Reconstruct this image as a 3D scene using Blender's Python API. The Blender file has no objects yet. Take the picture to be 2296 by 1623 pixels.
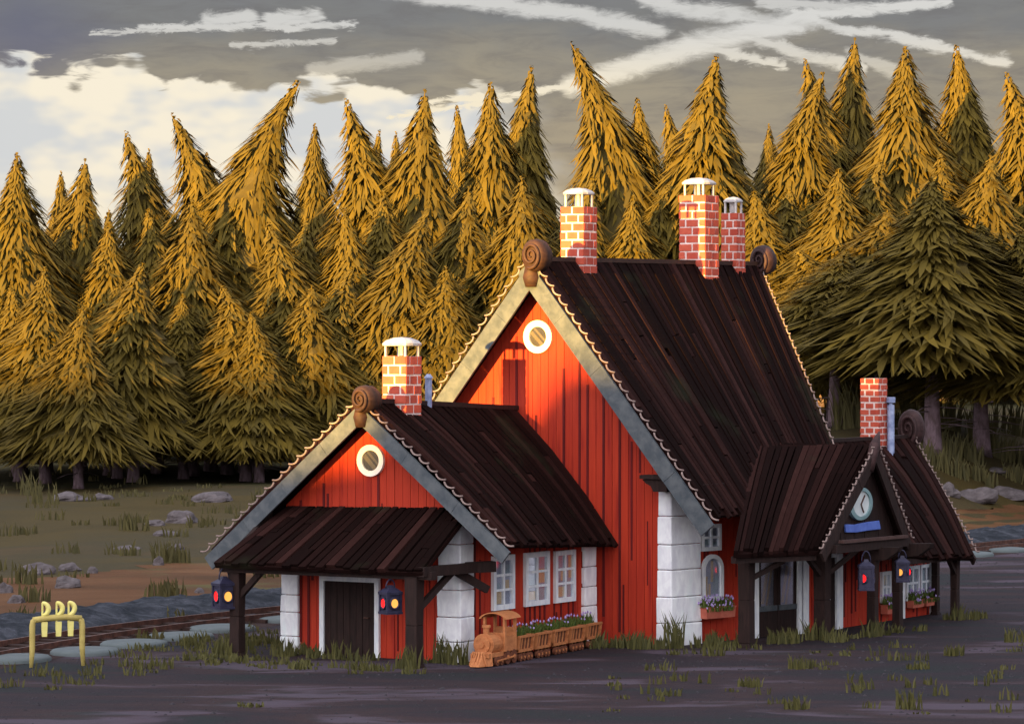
import bpy, math, random
from math import sin, cos, pi, radians, sqrt, atan2, hypot
from mathutils import Vector, noise as mnoise
random.seed(7)
S = bpy.context.scene
COL = S.collection

# ------------------------------------------------------------------ camera, sky, sun, exposure
cam_d = bpy.data.cameras.new("camera"); cam = bpy.data.objects.new("camera", cam_d); COL.objects.link(cam)
cam.location = (0, 0, 8); cam.rotation_euler = (pi/2, 0, 0)
cam_d.sensor_width = 36; cam_d.lens = 125.44; cam_d.shift_y = -0.02243
cam_d.clip_start = 1; cam_d.clip_end = 6000
S.camera = cam
S.view_settings.view_transform = 'Standard'; S.view_settings.look = 'None'
S.view_settings.exposure = 2.3; S.view_settings.gamma = 1.0
SUN_EL = radians(1.1); SUN_AZ = radians(30)          # low evening sun behind the viewer's left shoulder
TX, TY = sin(SUN_AZ), cos(SUN_AZ)
sd = bpy.data.lights.new("sun", 'SUN'); so = bpy.data.objects.new("sun", sd); COL.objects.link(so)
sd.energy = 5.0; sd.angle = radians(.5); sd.color = (1, .59, .13)
so.rotation_euler = Vector((TX*cos(SUN_EL), TY*cos(SUN_EL), -sin(SUN_EL))).to_track_quat('-Z', 'Y').to_euler()
so.location = (-60, -120, 60)

class NT:
    """small node-writing helper"""
    def __init__(s, nt): s.nt = nt; s.L = nt.links; nt.nodes.clear()
    def n(s, t, **k):
        x = s.nt.nodes.new(t)
        for a, v in k.items(): setattr(x, a, v)
        return x
    def put(s, sock, v):
        if isinstance(v, bpy.types.NodeSocket): s.L.new(v, sock)
        elif v is not None: sock.default_value = v
    def m(s, op, a, b=None, c=None, clamp=False):
        x = s.n('ShaderNodeMath', operation=op); x.use_clamp = clamp
        for i, v in enumerate((a, b, c)): s.put(x.inputs[i], v)
        return x.outputs[0]
    def ss(s, lo, hi, v, a=0., b=1.):
        x = s.n('ShaderNodeMapRange', interpolation_type='SMOOTHSTEP')
        for i, q in enumerate((v, lo, hi, a, b)): s.put(x.inputs[i], q)
        return x.outputs[0]
    def mix(s, f, a, b, blend='MIX'):
        x = s.n('ShaderNodeMix', data_type='RGBA', blend_type=blend)
        s.put(x.inputs[0], f)
        for i, v in ((6, a), (7, b)):
            s.put(x.inputs[i], (*v, 1) if isinstance(v, tuple) and len(v) == 3 else v)
        return x.outputs[2]
    def noise(s, vec, scale, detail=3, rough=.55, dist=0.):
        x = s.n('ShaderNodeTexNoise'); s.put(x.inputs['Vector'], vec)
        x.inputs['Scale'].default_value = scale; x.inputs['Detail'].default_value = detail
        x.inputs['Roughness'].default_value = rough; x.inputs['Distortion'].default_value = dist
        return x.outputs[0]
    def ramp(s, f, stops):
        x = s.n('ShaderNodeValToRGB'); e = x.color_ramp.elements
        while len(e) < len(stops): e.new(.5)
        for el, (p, c) in zip(e, stops): el.position = p; el.color = (*c, 1)
        s.put(x.inputs[0], f); return x.outputs[0]
    def mapping(s, vec, scale=(1, 1, 1), rot=(0, 0, 0)):
        x = s.n('ShaderNodeMapping'); s.put(x.inputs[0], vec)
        x.inputs['Scale'].default_value = scale; x.inputs['Rotation'].default_value = rot
        return x.outputs[0]

def lin(r, g, b):
    f = lambda c: ((c/255+.055)/1.055)**2.4 if c > 10 else c/255/12.92
    return (f(r), f(g), f(b))

W = bpy.data.worlds.new("World"); S.world = W; W.use_nodes = True
def sky():
    t = NT(W.node_tree)
    d = t.n('ShaderNodeTexCoord').outputs['Generated']
    sp = t.n('ShaderNodeSeparateXYZ'); t.put(sp.inputs[0], d)
    az = t.m('MULTIPLY', t.m('ARCTAN2', sp.outputs[0], sp.outputs[1]), 10.)
    el = t.m('MULTIPLY', t.m('ARCSINE', sp.outputs[2]), 10.)
    cb = t.n('ShaderNodeCombineXYZ'); t.put(cb.inputs[0], az); t.put(cb.inputs[1], el)
    v = cb.outputs[0]
    wide = t.mapping(v, (2.2, 7, 1))
    n1 = t.noise(wide, 1.0, 5, .6, .4)
    n2 = t.noise(t.mapping(v, (5, 22, 1)), 1.0, 5, .65, .6)
    lump = t.noise(t.mapping(v, (6, 10, 1)), 1.0, 2, .5)
    # clouds given as radiance for a background strength of 0.1
    base = t.ramp(t.m('MULTIPLY', t.m('ADD', el, t.m('MULTIPLY', t.m('SUBTRACT', n1, .5), .35)), .25),
                  [(0., lin(196, 176, 142)), (.10, lin(182, 168, 140)), (.17, lin(158, 152, 137)), (.225, lin(121, 126, 131)),
                   (.27, lin(118, 124, 135)), (.6, lin(176, 182, 200)), (1., lin(205, 210, 226))])
    base = t.mix(t.ss(.35, .8, n2), base, t.mix(.5, base, lin(98, 100, 108)))
    hole = t.m('MULTIPLY', t.ss(.45, 0., t.m('ADD', t.m('ABSOLUTE', t.m('ADD', az, 1.36)), t.m('MULTIPLY', t.m('ABSOLUTE', t.m('SUBTRACT', el, .84)), 1.6))), .8)
    base = t.mix(hole, base, lin(96, 104, 130))
    # the big cream break in the cloud deck on the left
    w = t.m('MULTIPLY', t.m('SUBTRACT', lump, .5), .34)
    w2 = t.m('MULTIPLY', t.m('SUBTRACT', n2, .5), .17)
    top = t.m('SUBTRACT', .725, t.m('MULTIPLY', t.m('ADD', az, .75), .07))
    e1 = t.m('ADD', t.m('SUBTRACT', top, el), t.m('ADD', w, w2))
    m1 = t.m('MULTIPLY', t.ss(-.005, .03, e1), t.ss(.30, .02, t.m('ADD', az, t.m('ADD', w, t.m('MULTIPLY', el, .25)))))
    m1 = t.m('MULTIPLY', m1, t.ss(-1.75, -1.38, t.m('ADD', az, w)))
    cream = t.mix(t.ss(.42, .6, t.noise(t.mapping(v, (2.5, 5, 1)), 1.2, 3)), lin(252, 243, 222), lin(214, 218, 220))
    cream = t.mix(t.ss(.5, .2, el, 0., .6), cream, lin(252, 238, 206))
    c = t.mix(m1, base, cream)
    # long wind-drawn streaks
    wx = t.m('MULTIPLY', t.m('SUBTRACT', t.noise(t.mapping(v, (7, 14, 1)), 1., 3), .5), .075)
    ax, ay = t.m('ADD', az, wx), t.m('ADD', el, t.m('MULTIPLY', wx, .55))
    brk = t.m('MULTIPLY', t.m('SUBTRACT', t.noise(t.mapping(v, (14, 46, 1)), 1., 6, .75, .8), .5), .050)
    tot = None
    for (x1, y1, x2, y2, wd, s) in [(320, 66, 790, 60, 8, .9), (210, 79, 420, 73, 5, .8), (520, 103, 750, 95, 6, .7), (470, 52, 560, 40, 17, .9),
              (560, 30, 555, 50, 10, .8), (600, 52, 715, 38, 15, .9), (700, 160, 930, 130, 16, .5),
              (860, -20, 1290, 34, 18, .9), (1290, 34, 1480, 72, 18, .9), (1440, 5, 1800, 62, 17, .9), (1790, 44, 2250, 145, 12, .95),
              (960, 232, 1290, 195, 7, 1), (1280, 195, 1560, 105, 24, 1), (1540, 110, 1820, 45, 26, 1), (1780, 38, 2120, 12, 11, 1), (1700, 10, 1960, 24, 12, .8),
              (1560, 108, 1760, 150, 9, .9), (1640, 80, 1920, 160, 14, .85), (880, 262, 1150, 220, 7, 1), (1900, 130, 2000, 165, 14, .6)]:
        p0, q0, p1, q1 = (x1-1148)/800, (760-y1)/800, (x2-1148)/800, (760-y2)/800
        dx, dy = p1-p0, q1-q0; L2 = dx*dx+dy*dy
        rx, ry = t.m('SUBTRACT', ax, p0), t.m('SUBTRACT', ay, q0)
        h = t.m('MULTIPLY', t.m('ADD', t.m('MULTIPLY', rx, dx), t.m('MULTIPLY', ry, dy)), 1/L2, clamp=True)
        ex, ey = t.m('SUBTRACT', rx, t.m('MULTIPLY', h, dx)), t.m('SUBTRACT', ry, t.m('MULTIPLY', h, dy))
        dist = t.m('SQRT', t.m('ADD', t.m('MULTIPLY', ex, ex), t.m('MULTIPLY', ey, ey)))
        mk = t.ss(wd/800*1.55, wd/800*.35, t.m('ADD', dist, brk), 0., s)
        tot = mk if tot is None else t.m('MAXIMUM', tot, mk)
    tot = t.m('MULTIPLY', tot, t.ss(.2, .5, n2, .55, 1.))
    stc = t.mix(t.ss(.62, .9, el), lin(252, 240, 212), lin(216, 217, 216))
    c = t.mix(tot, c, stc)
    up = t.ss(1.0, 2.6, el, 1., 1.75)      # the cloud deck is brighter overhead, above the picture
    dt = t.n('ShaderNodeVectorMath', operation='DOT_PRODUCT'); t.put(dt.inputs[0], d); dt.inputs[1].default_value = (-TX, -TY, .12)
    glow_ = t.ss(-.25, .95, dt.outputs['Value'])            # and glows round the setting sun, behind the viewer
    c2 = t.n('ShaderNodeVectorMath', operation='SCALE'); t.put(c2.inputs[0], c); t.put(c2.inputs[3], up); c = c2.outputs[0]
    c = t.mix(glow_, c, (2.95, 2.85, 2.95))
    ns = t.n('ShaderNodeTexSky', sky_type='NISHITA'); ns.sun_disc = False
    ns.sun_elevation = SUN_EL; ns.sun_rotation = atan2(-TX, -TY); ns.air_density = 1.2; ns.dust_density = 1.5
    cl = t.n('ShaderNodeVectorMath', operation='SCALE'); t.put(cl.inputs[0], c); cl.inputs[3].default_value = 2.02
    mixed = t.mix(.94, ns.outputs[0], cl.outputs[0])     # thin clear sky between the clouds
    bg = t.n('ShaderNodeBackground'); t.put(bg.inputs[0], mixed); bg.inputs[1].default_value = .1
    o = t.n('ShaderNodeOutputWorld'); t.L.new(bg.outputs[0], o.inputs[0])
sky()

# ------------------------------------------------------------------ materials
MATS = {}
def mat(name, build):
    m = bpy.data.materials.new(name); m.use_nodes = True
    t = NT(m.node_tree)
    p = t.n('ShaderNodeBsdfPrincipled'); o = t.n('ShaderNodeOutputMaterial'); t.L.new(p.outputs[0], o.inputs[0])
    t.p = p; t.out = o
    p.inputs['Specular IOR Level'].default_value = .25
    build(t, p); MATS[name] = m; return m
def oc(t): return t.n('ShaderNodeTexCoord').outputs['Object']
def isl(t): return t.n('ShaderNodeNewGeometry').outputs['Random Per Island']
def bump(t, p, h, st=.3, d=.03):
    b = t.n('ShaderNodeBump'); b.inputs['Strength'].default_value = st; b.inputs['Distance'].default_value = d
    t.put(b.inputs['Height'], h); t.L.new(b.outputs[0], p.inputs['Normal'])
def basic(name, c1, c2, scale=3., stretch=(1, 1, 1), rough=.8, island=0., bs=.3, c3=None):
    def f(t, p):
        v = t.mapping(oc(t), stretch)
        n = t.noise(v, scale, 5, .6, .3)
        f_ = t.ss(.3, .72, n)
        if island: f_ = t.m('ADD', t.m('MULTIPLY', f_, 1-island), t.m('MULTIPLY', isl(t), island))
        c = t.mix(f_, c1, c2)
        if c3: c = t.mix(t.ss(.55, .75, t.noise(v, scale*.43, 3)), c, c3)
        t.put(p.inputs['Base Color'], c); p.inputs['Roughness'].default_value = rough
        if bs: bump(t, p, n, bs)
    return mat(name, f)
basic('red_wood', (.31, .020, .0085), (.44, .036, .012), 2.2, (5, 5, .35), .75, .45, .3, (.22, .010, .007))
basic('dark_red_wood', (.065, .005, .006), (.13, .008, .008), 2., (5, 5, .4), .8, .4)
def roofm(t, p):
    n = t.noise(oc(t), 3.5, 5, .65, .5); n2 = t.noise(oc(t), .5, 3); n3 = t.noise(t.mapping(oc(t), (1, 1, 1)), .35, 2)
    i = isl(t)
    c = t.ramp(t.m('ADD', t.m('MULTIPLY', i, .8), t.m('MULTIPLY', n, .2)), [(0, (.0055, .0026, .0024)), (.45, (.0085, .0036, .0032)), (.7, (.015, .0062, .0056)), (.88, (.029, .012, .0105)), (1, (.056, .024, .021))])
    c = t.mix(t.ss(.58, .72, n2, 0, .35), c, (.02, .026, .014))
    t.put(p.inputs['Base Color'], c); p.inputs['Roughness'].default_value = .9; p.inputs['Specular IOR Level'].default_value = .03
    bump(t, p, n, .5)
mat('roof_board', roofm)
basic('dark_timber', (.010, .005, .0045), (.028, .013, .011), 3, (4, 4, .7), .8, .3, .4)
basic('timber_light', (.05, .026, .022), (.09, .05, .045), 3, (2, 2, 2), .8, .3, .4)
basic('white_paint', (.60, .63, .70), (.80, .82, .83), 2.5, (3, 3, 1), .6, 0, .2)
basic('white_plaster', (.64, .64, .71), (.88, .90, .92), 2.1, (2.2, 2.2, 1), .75, .25, .5, (.74, .82, .84))
basic('bluegrey_paint', (.042, .053, .066), (.098, .108, .118), 2.2, (1.5, 1.5, 1.5), .6, .15, .4, (.06, .075, .088))
basic('scallop', (.17, .12, .11), (.30, .22, .20), 4, (1, 1, 1), .7, .3, 0)
basic('brick', (.36, .052, .034), (.54, .105, .06), 5, (1, 1, 1), .85, .55, .5)
basic('mortar', (.62, .48, .45), (.78, .64, .60), 6, (1, 1, 1), .9, 0, .4)
basic('zinc', (.34, .32, .33), (.58, .54, .52), 5, (1, 1, 1), .45, 0, .2)
basic('bluepipe', (.16, .20, .36), (.36, .42, .60), 4, (1, 1, 1), .45, 0, .2)
basic('scroll_wood', (.026, .012, .010), (.062, .028, .017), 4, (1, 1, 2), .65, .2, .4)
basic('scroll_dark', (.022, .010, .010), (.055, .026, .026), 4, (1, 1, 2), .65, .2, .4)
basic('blue_sign', (.07, .12, .42), (.11, .18, .52), 3, (1, 1, 1), .6, 0, .15)
basic('clock_rim', (.16, .26, .28), (.22, .33, .35), 3, (1, 1, 1), .5, 0, .1)
basic('clock_face', (.50, .54, .56), (.62, .66, .66), 3, (1, 1, 1), .5, 0, .1)
basic('dusk_inside', (.32, .36, .46), (.44, .48, .58), 2, (1, 1, 1), .9, 0, 0)
basic('attic_dark', (.085, .075, .06), (.13, .11, .085), 2, (1, 1, 1), .9, 0, 0)
basic('attic_glint', (.22, .17, .10), (.28, .22, .13), 3, (3, 3, 1), .9, .4, 0)  # colour of the painted reflections in the round panes
basic('pane_tan', (.55, .40, .22), (.70, .55, .34), 3, (3, 3, 1), .9, .4, 0)
basic('pane_teal', (.28, .38, .44), (.42, .52, .56), 3, (3, 3, 1), .9, .4, 0)
basic('ring_white', (.80, .74, .66), (.86, .80, .72), 3, (1, 1, 1), .6, 0, .2)
basic('terracotta', (.42, .10, .065), (.52, .15, .10), 4, (1, 1, 1), .8, 0, .3)
basic('train_wood', (.34, .12, .045), (.52, .20, .075), 5, (1, 1, 2), .7, .35, .4, (.26, .085, .03))
basic('train_dark', (.09, .028, .015), (.15, .05, .025), 5, (1, 1, 1), .8, .3, .3)
basic('leaf', (.05, .085, .018), (.12, .15, .03), 6, (1, 1, 1), .6, .8, 0)
basic('petal', (.30, .20, .50), (.55, .42, .75), 6, (1, 1, 1), .6, .8, 0)
basic('yellow_frame', (.36, .28, .08), (.50, .40, .13), 4, (1, 1, 1), .6, .2, .3)
basic('yellow_peg', (.68, .60, .16), (.80, .72, .26), 4, (1, 1, 1), .5, .2, .2)
basic('lantern_metal', (.016, .015, .036), (.034, .032, .066), 6, (1, 1, 1), .5, .2, .2)
basic('iron', (.045, .022, .018), (.12, .055, .04), 5, (1, 1, 1), .55, 0, .2)
basic('sleeper', (.022, .013, .011), (.045, .024, .02), 3, (1, 4, 1), .9, .4, .4)
basic('slab', (.075, .092, .098), (.105, .125, .13), 2.5, (1, 1, 1), .85, .4, .3)
basic('rock', (.060, .050, .052), (.125, .106, .112), 2.2, (1, 1, 2), .9, .1, .5)
basic('pebble', (.018, .016, .019), (.042, .036, .044), 9, (1, 1, 1), .9, .8, 0)
basic('bark', (.07, .045, .045), (.20, .14, .17), 2.2, (3, 3, .5), .9, .2, .5)
def bladem(c1, c2):
    def f(t, p):
        c = t.mix(isl(t), c1, c2); t.put(p.inputs['Base Color'], c); p.inputs['Roughness'].default_value = .7
    return f
mat('grass_blade', bladem((.038, .038, .010), (.085, .078, .022)))
mat('meadow_blade', bladem((.040, .036, .011), (.078, .066, .020)))
def foliage(t, p):
    i = isl(t); r = t.n('ShaderNodeObjectInfo').outputs['Random']
    n = t.noise(oc(t), .35, 3, .6)
    f = t.m('ADD', t.m('MULTIPLY', i, .55), t.m('ADD', t.m('MULTIPLY', n, .35), t.m('MULTIPLY', r, .18)))
    c = t.ramp(f, [(.1, (.058, .044, .0125)), (.42, (.086, .062, .0125)), (.66, (.102, .071, .012)), (.92, (.122, .083, .012))])
    t.put(p.inputs['Base Color'], c); p.inputs['Roughness'].default_value = .85; p.inputs['Specular IOR Level'].default_value = .08
mat('needles', foliage)
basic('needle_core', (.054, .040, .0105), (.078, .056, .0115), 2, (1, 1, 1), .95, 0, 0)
def glassm(t, p):
    g = t.n('ShaderNodeBsdfGlossy'); g.inputs[1].default_value = .04; g.inputs[0].default_value = (.9, .93, 1, 1)
    tr = t.n('ShaderNodeBsdfTransparent'); mx = t.n('ShaderNodeMixShader'); mx.inputs[0].default_value = .20
    t.L.new(tr.outputs[0], mx.inputs[1]); t.L.new(g.outputs[0], mx.inputs[2]); t.L.new(mx.outputs[0], t.out.inputs[0])
mat('glass', glassm)
def glassm2(t, p):
    g = t.n('ShaderNodeBsdfGlossy'); g.inputs[1].default_value = .12; g.inputs[0].default_value = (.9, .93, 1, 1)
    tr = t.n('ShaderNodeBsdfTransparent'); mx = t.n('ShaderNodeMixShader'); mx.inputs[0].default_value = .5
    t.L.new(tr.outputs[0], mx.inputs[1]); t.L.new(g.outputs[0], mx.inputs[2]); t.L.new(mx.outputs[0], t.out.inputs[0])
mat('door_glass', glassm2)
def glow(name, c, s):
    def f(t, p):
        p.inputs['Base Color'].default_value = (*c, 1); p.inputs['Emission Color'].default_value = (*c, 1); p.inputs['Emission Strength'].default_value = s
    mat(name, f)
glow('red_lamp', (.95, .008, .008), .5); glow('amber_lamp', (.85, .36, .07), .20)
def groundm(name, cols, scale, stretch, rot=0., bs=.3, patch=None, grain=.6):
    def f(t, p):
        g = t.n('ShaderNodeNewGeometry').outputs['Position']
        v = t.mapping(g, stretch, (0, 0, rot))
        n = t.noise(v, scale, 6, .62, .5); n2 = t.noise(g, 7, 5, .7)
        k = len(cols)-1
        c = t.ramp(t.ss(.28, .72, n), [(i/k, q) for i, q in enumerate(cols)])
        c = t.mix(t.m('MULTIPLY', t.ss(.45, .75, n2), .4), c, t.mix(.5, c, (.015, .015, .015)))
        n3 = t.noise(g, 13, 2, .5); c = t.mix(t.m('MULTIPLY', t.ss(.62, .70, n3), grain), c, t.mix(1., c, (1.9, 1.85, 1.9), 'MULTIPLY'))
        if patch: c = t.mix(t.ss(patch[1], patch[1]+.1, t.noise(t.mapping(g, patch[2], (0, 0, rot)), patch[3], 4, .6, .6), 0, patch[4]), c, patch[0])
        t.put(p.inputs['Base Color'], c); p.inputs['Roughness'].default_value = .9; p.inputs['Specular IOR Level'].default_value = .12
        bump(t, p, n2, bs, .05)
    mat(name, f)
groundm('forecourt_ground', [(.015, .020, .021), (.022, .017, .022), (.034, .021, .023), (.023, .025, .027)], .30, (.4, 1.2, 1), 0, .8, ((.085, .066, .090), .53, (.22, .6, 1), .6, .65))
groundm('meadow', [(.040, .030, .010), (.060, .043, .013), (.046, .037, .017), (.072, .046, .018)], .10, (.6, .45, 1), 0, .5)
groundm('dirt', [(.062, .031, .013), (.098, .044, .018), (.135, .068, .031)], .20, (.35, .8, 1), -.5, .5, ((.085, .082, .03), .56, (.5, .6, 1), .3, .7))
groundm('track_bed', [(.022, .012, .011), (.038, .022, .02)], 1.2, (1, 1, 1), 0, .6)
groundm('gravel', [(.012, .015, .020), (.025, .029, .038), (.055, .059, .074)], 1.6, (1, 1, 1), 0, .9)
groundm('forest_floor', [(.030, .028, .014), (.052, .046, .020), (.075, .064, .026)], .5, (1, 1, 1))
groundm('shade_hill', [(.05, .05, .02), (.08, .07, .03)], .2, (1, 1, 1))

# ------------------------------------------------------------------ mesh helper
class MB:
    def __init__(s): s.v = []; s.f = []; s.k = []
    def poly(s, pts, k=0, flip=False):
        n = len(s.v); s.v += [tuple(p) for p in pts]; s.f.append(tuple(range(n, n+len(pts)))); s.k.append(k)
    def hexa(s, p, k=0):
        """eight corners: bottom four then top four"""
        n = len(s.v); s.v += [tuple(q) for q in p]
        for q in ((3, 2, 1, 0), (4, 5, 6, 7), (0, 1, 5, 4), (1, 2, 6, 5), (2, 3, 7, 6), (3, 0, 4, 7)):
            s.f.append(tuple(n+i for i in q)); s.k.append(k)
    def box(s, c, d, k=0, R=None, taper=1.):
        hx, hy, hz = d[0]/2, d[1]/2, d[2]/2; P = []
        for z, q in ((-hz, 1.), (hz, taper)):
            for x, y in ((-hx, -hy), (hx, -hy), (hx, hy), (-hx, hy)):
                w = Vector((x*q, y*q, z))
                if R: w = R @ w
                P.append((c[0]+w.x, c[1]+w.y, c[2]+w.z))
        s.hexa(P, k)
    def bar(s, a, b, w, h=None, k=0, up=(0, 0, 1)):
        h = h or w; a, b = Vector(a), Vector(b); d = (b-a).normalized(); u = Vector(up)
        if abs(d.dot(u)) > .98: u = Vector((1, 0, 0))
        x = d.cross(u).normalized()*(w/2); y = x.cross(d).normalized()*(h/2)
        s.hexa([a-x-y, a+x-y, a+x+y, a-x+y, b-x-y, b+x-y, b+x+y, b-x+y], k)
    def tube(s, pts, r, n=8, k=0, cap=True):
        pts = [Vector(p) for p in pts]; rs = r if isinstance(r, (list, tuple)) else [r]*len(pts)
        base = len(s.v); prev = None
        for i, p in enumerate(pts):
            d = (pts[min(i+1, len(pts)-1)]-pts[max(i-1, 0)]).normalized()
            if prev is None:
                u = Vector((0, 0, 1)) if abs(d.z) < .9 else Vector((1, 0, 0)); x = d.cross(u).normalized()
            else: x = (prev-d*prev.dot(d)).normalized()
            prev = x; y = d.cross(x)
            for j in range(n):
                a = 2*pi*j/n; s.v.append(tuple(p+(x*cos(a)+y*sin(a))*rs[i]))
        for i in range(len(pts)-1):
            for j in range(n):
                q = base+i*n; s.f.append((q+j, q+(j+1) % n, q+n+(j+1) % n, q+n+j)); s.k.append(k)
        if cap:
            s.f.append(tuple(base+j for j in reversed(range(n)))); s.k.append(k)
            q = base+(len(pts)-1)*n; s.f.append(tuple(q+j for j in range(n))); s.k.append(k)
    def prism(s, pts, ext, k=0):
        """flat outline pts extruded by vector ext"""
        e = Vector(ext); n = len(s.v); m = len(pts)
        s.v += [tuple(p) for p in pts]+[tuple(Vector(p)+e) for p in pts]
        s.f.append(tuple(range(n, n+m))); s.f.append(tuple(n+m+i for i in reversed(range(m)))); s.k += [k, k]
        for i in range(m):
            j = (i+1) % m; s.f.append((n+i, n+m+i, n+m+j, n+j)); s.k.append(k)
    def build(s, name, mats, parent=None, smooth=False, fix=True):
        me = bpy.data.meshes.new(name); me.from_pydata(s.v, [], s.f)
        if isinstance(mats, str): mats = [mats]
        for m in mats: me.materials.append(MATS[m])
        me.polygons.foreach_set('material_index', s.k)
        if fix:
            import bmesh
            bm = bmesh.new(); bm.from_mesh(me); bmesh.ops.recalc_face_normals(bm, faces=bm.faces); bm.to_mesh(me); bm.free()
        if smooth: me.polygons.foreach_set('use_smooth', [True]*len(me.polygons))
        me.update()
        o = bpy.data.objects.new(name, me); COL.objects.link(o)
        if parent: o.parent = parent
        return o
def tag(o, label=None, cat=None, group=None, kind=None):
    if label: o['label'] = label
    if cat: o['category'] = cat
    if group: o['group'] = group
    if kind: o['kind'] = kind
    return o
def empty(name, loc, rz=0., label=None, cat=None, group=None):
    o = bpy.data.objects.new(name, None); COL.objects.link(o); o.location = loc; o.rotation_euler = (0, 0, rz)
    o.empty_display_size = .3
    return tag(o, label, cat, group)
def copy_tree(o, parent=None):
    c = o.copy(); COL.objects.link(c)
    if parent: c.parent = parent
    for ch in [x for x in ALLCH.get(o.name, [])]: copy_tree(ch, c)
    return c
ALLCH = {}
def reg(root):
    """remember the children of a prototype so that copies can be made"""
    ALLCH[root.name] = [x for x in COL.objects if x.parent == root]
    for ch in ALLCH[root.name]: reg(ch)
def ss(a, b, x):
    t = min(1, max(0, (x-a)/(b-a))); return t*t*(3-2*t)
def fbm(x, y, z=0.): return mnoise.fractal(Vector((x, y, z)), .9, 2., 4)

TH = radians(31.3); O = (4.1, 93.0)
AX = (sin(TH), cos(TH)); BX = (cos(TH), -sin(TH))
def wor(s, L): return (O[0]+s*BX[0]+L*AX[0], O[1]+s*BX[1]+L*AX[1])
def loc(X, Y): return ((X-O[0])*BX[0]+(Y-O[1])*BX[1], (X-O[0])*AX[0]+(Y-O[1])*AX[1])

# ------------------------------------------------------------------ terrain
def H(X, Y):
    s, L = loc(X, Y); d = -(s+10)
    h = 3.9*ss(7, 19, d)*ss(2, 17, X)*(1+max(0, Y-170)*.004)
    far = ss(8, 25, d)
    return h + far*(.25*mnoise.noise(Vector((X*.06, Y*.05, 1)))+.08*mnoise.noise(Vector((X*.3, Y*.2, 4))))
def sight(px, py):
    """where the sight line through a spot of the photograph meets the ground"""
    Y = 70.
    while Y < 250 and 8-(py-760)*Y/8000 > H((px-1148)*Y/8000, Y): Y += .25
    return (px-1148)*Y/8000, Y
def track(t):
    P = [(-30, 45), (-18.5, 70), (-12.24, 88.4), (-8.15, 97.9), (0, 110), (8, 120.6), (17.2, 132), (24, 141), (37, 158), (70, 200), (120, 262)]
    i = min(len(P)-2, max(0, int(t))); u = t-i
    g = lambda k: P[min(len(P)-1, max(0, k))]
    a, b, c, d = g(i-1), g(i), g(i+1), g(i+2)
    r = []
    for k in (0, 1):
        r.append(.5*(2*b[k]+(c[k]-a[k])*u+(2*a[k]-5*b[k]+4*c[k]-d[k])*u*u+(3*b[k]-a[k]-3*c[k]+d[k])*u**3))
    return r
def toff(t, d):
    """point at distance d to the right of the platform edge line"""
    a, b = track(max(0, t-.02)), track(min(10, t+.02)); dx, dy = b[0]-a[0], b[1]-a[1]; n = hypot(dx, dy); p = track(t)
    return (p[0]+d*dy/n, p[1]-d*dx/n)
def grid(xs, ys, zf):
    mb = MB(); n = len(xs)
    for y in ys:
        for x in xs: mb.v.append((x, y, zf(x, y)))
    for j in range(len(ys)-1):
        for i in range(n-1):
            mb.f.append((j*n+i, j*n+i+1, (j+1)*n+i+1, (j+1)*n+i)); mb.k.append(0)
    return mb
xs = [-1500, -700, -300, -150, -90]+[-60+i*1.5 for i in range(81)]+[90, 150, 300, 700, 1500]
ys = [-900, -400, -200, -100, 0, 40]+[60+i*2. for i in range(80)]+[240, 280, 340, 450, 700, 1100, 1800, 3000]
tag(grid(xs, ys, H).build('meadow', 'meadow', smooth=True, fix=False), kind='structure')
def strip(name, m, d0, d1, nd, z, t0=0., t1=10., nt=160, edge=0., zf=None):
    mb = MB()
    for i in range(nt+1):
        t = t0+(t1-t0)*i/nt
        for j in range(nd+1):
            d = d0+(d1-d0)*j/nd
            if j == 0: d += edge*(fbm(t*5, 2.3)+.6*fbm(t*17, 1.3))
            if j == nd: d += edge*(fbm(t*5, 7.7)+.6*fbm(t*17, 9.3))
            x, y = toff(t, d)
            mb.v.append((x, y, H(x, y)+z+(zf(t, (d-d0)/(d1-d0), x, y) if zf else 0)))
    for i in range(nt):
        for j in range(nd):
            a = i*(nd+1)+j; mb.f.append((a, a+1, a+nd+2, a+nd+1)); mb.k.append(0)
    return tag(mb.build(name, m, smooth=True, fix=False), kind='structure')
strip('forecourt', 'forecourt_ground', .2, 75, 30, .010, edge=.15)
strip('track_bed', 'track_bed', -3.0, .5, 4, .014, edge=.1)
strip('dirt_path', 'dirt', -19., -6.0, 16, .010, edge=1.2, t0=0, t1=5.2)
strip('dirt_path', 'dirt', -13.5, -6.0, 12, .012, edge=1.5, t0=5.1)
fl = [-260+i*4. for i in range(131)]
tag(grid(fl, [190+i*3. for i in range(60)]+[400, 600, 900], lambda x, y: H(x, y)+(-.05 if y < 191 else .02)+.02).build('forest_floor', 'forest_floor', smooth=True, fix=False), kind='structure')
def bank(t, u, x, y):
    e = sin(pi*min(1, max(0, u)))**.6
    return e*(.42+.16*mnoise.noise(Vector((x*.8, y*.8, 0)))+.10*mnoise.noise(Vector((x*2.6, y*2.6, 3)))+.07*mnoise.noise(Vector((x*6, y*6, 3))))
strip('gravel_bank', 'gravel', -6.6, -2.5, 26, 0., 1., 8.5, 700, .25, bank)
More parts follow.
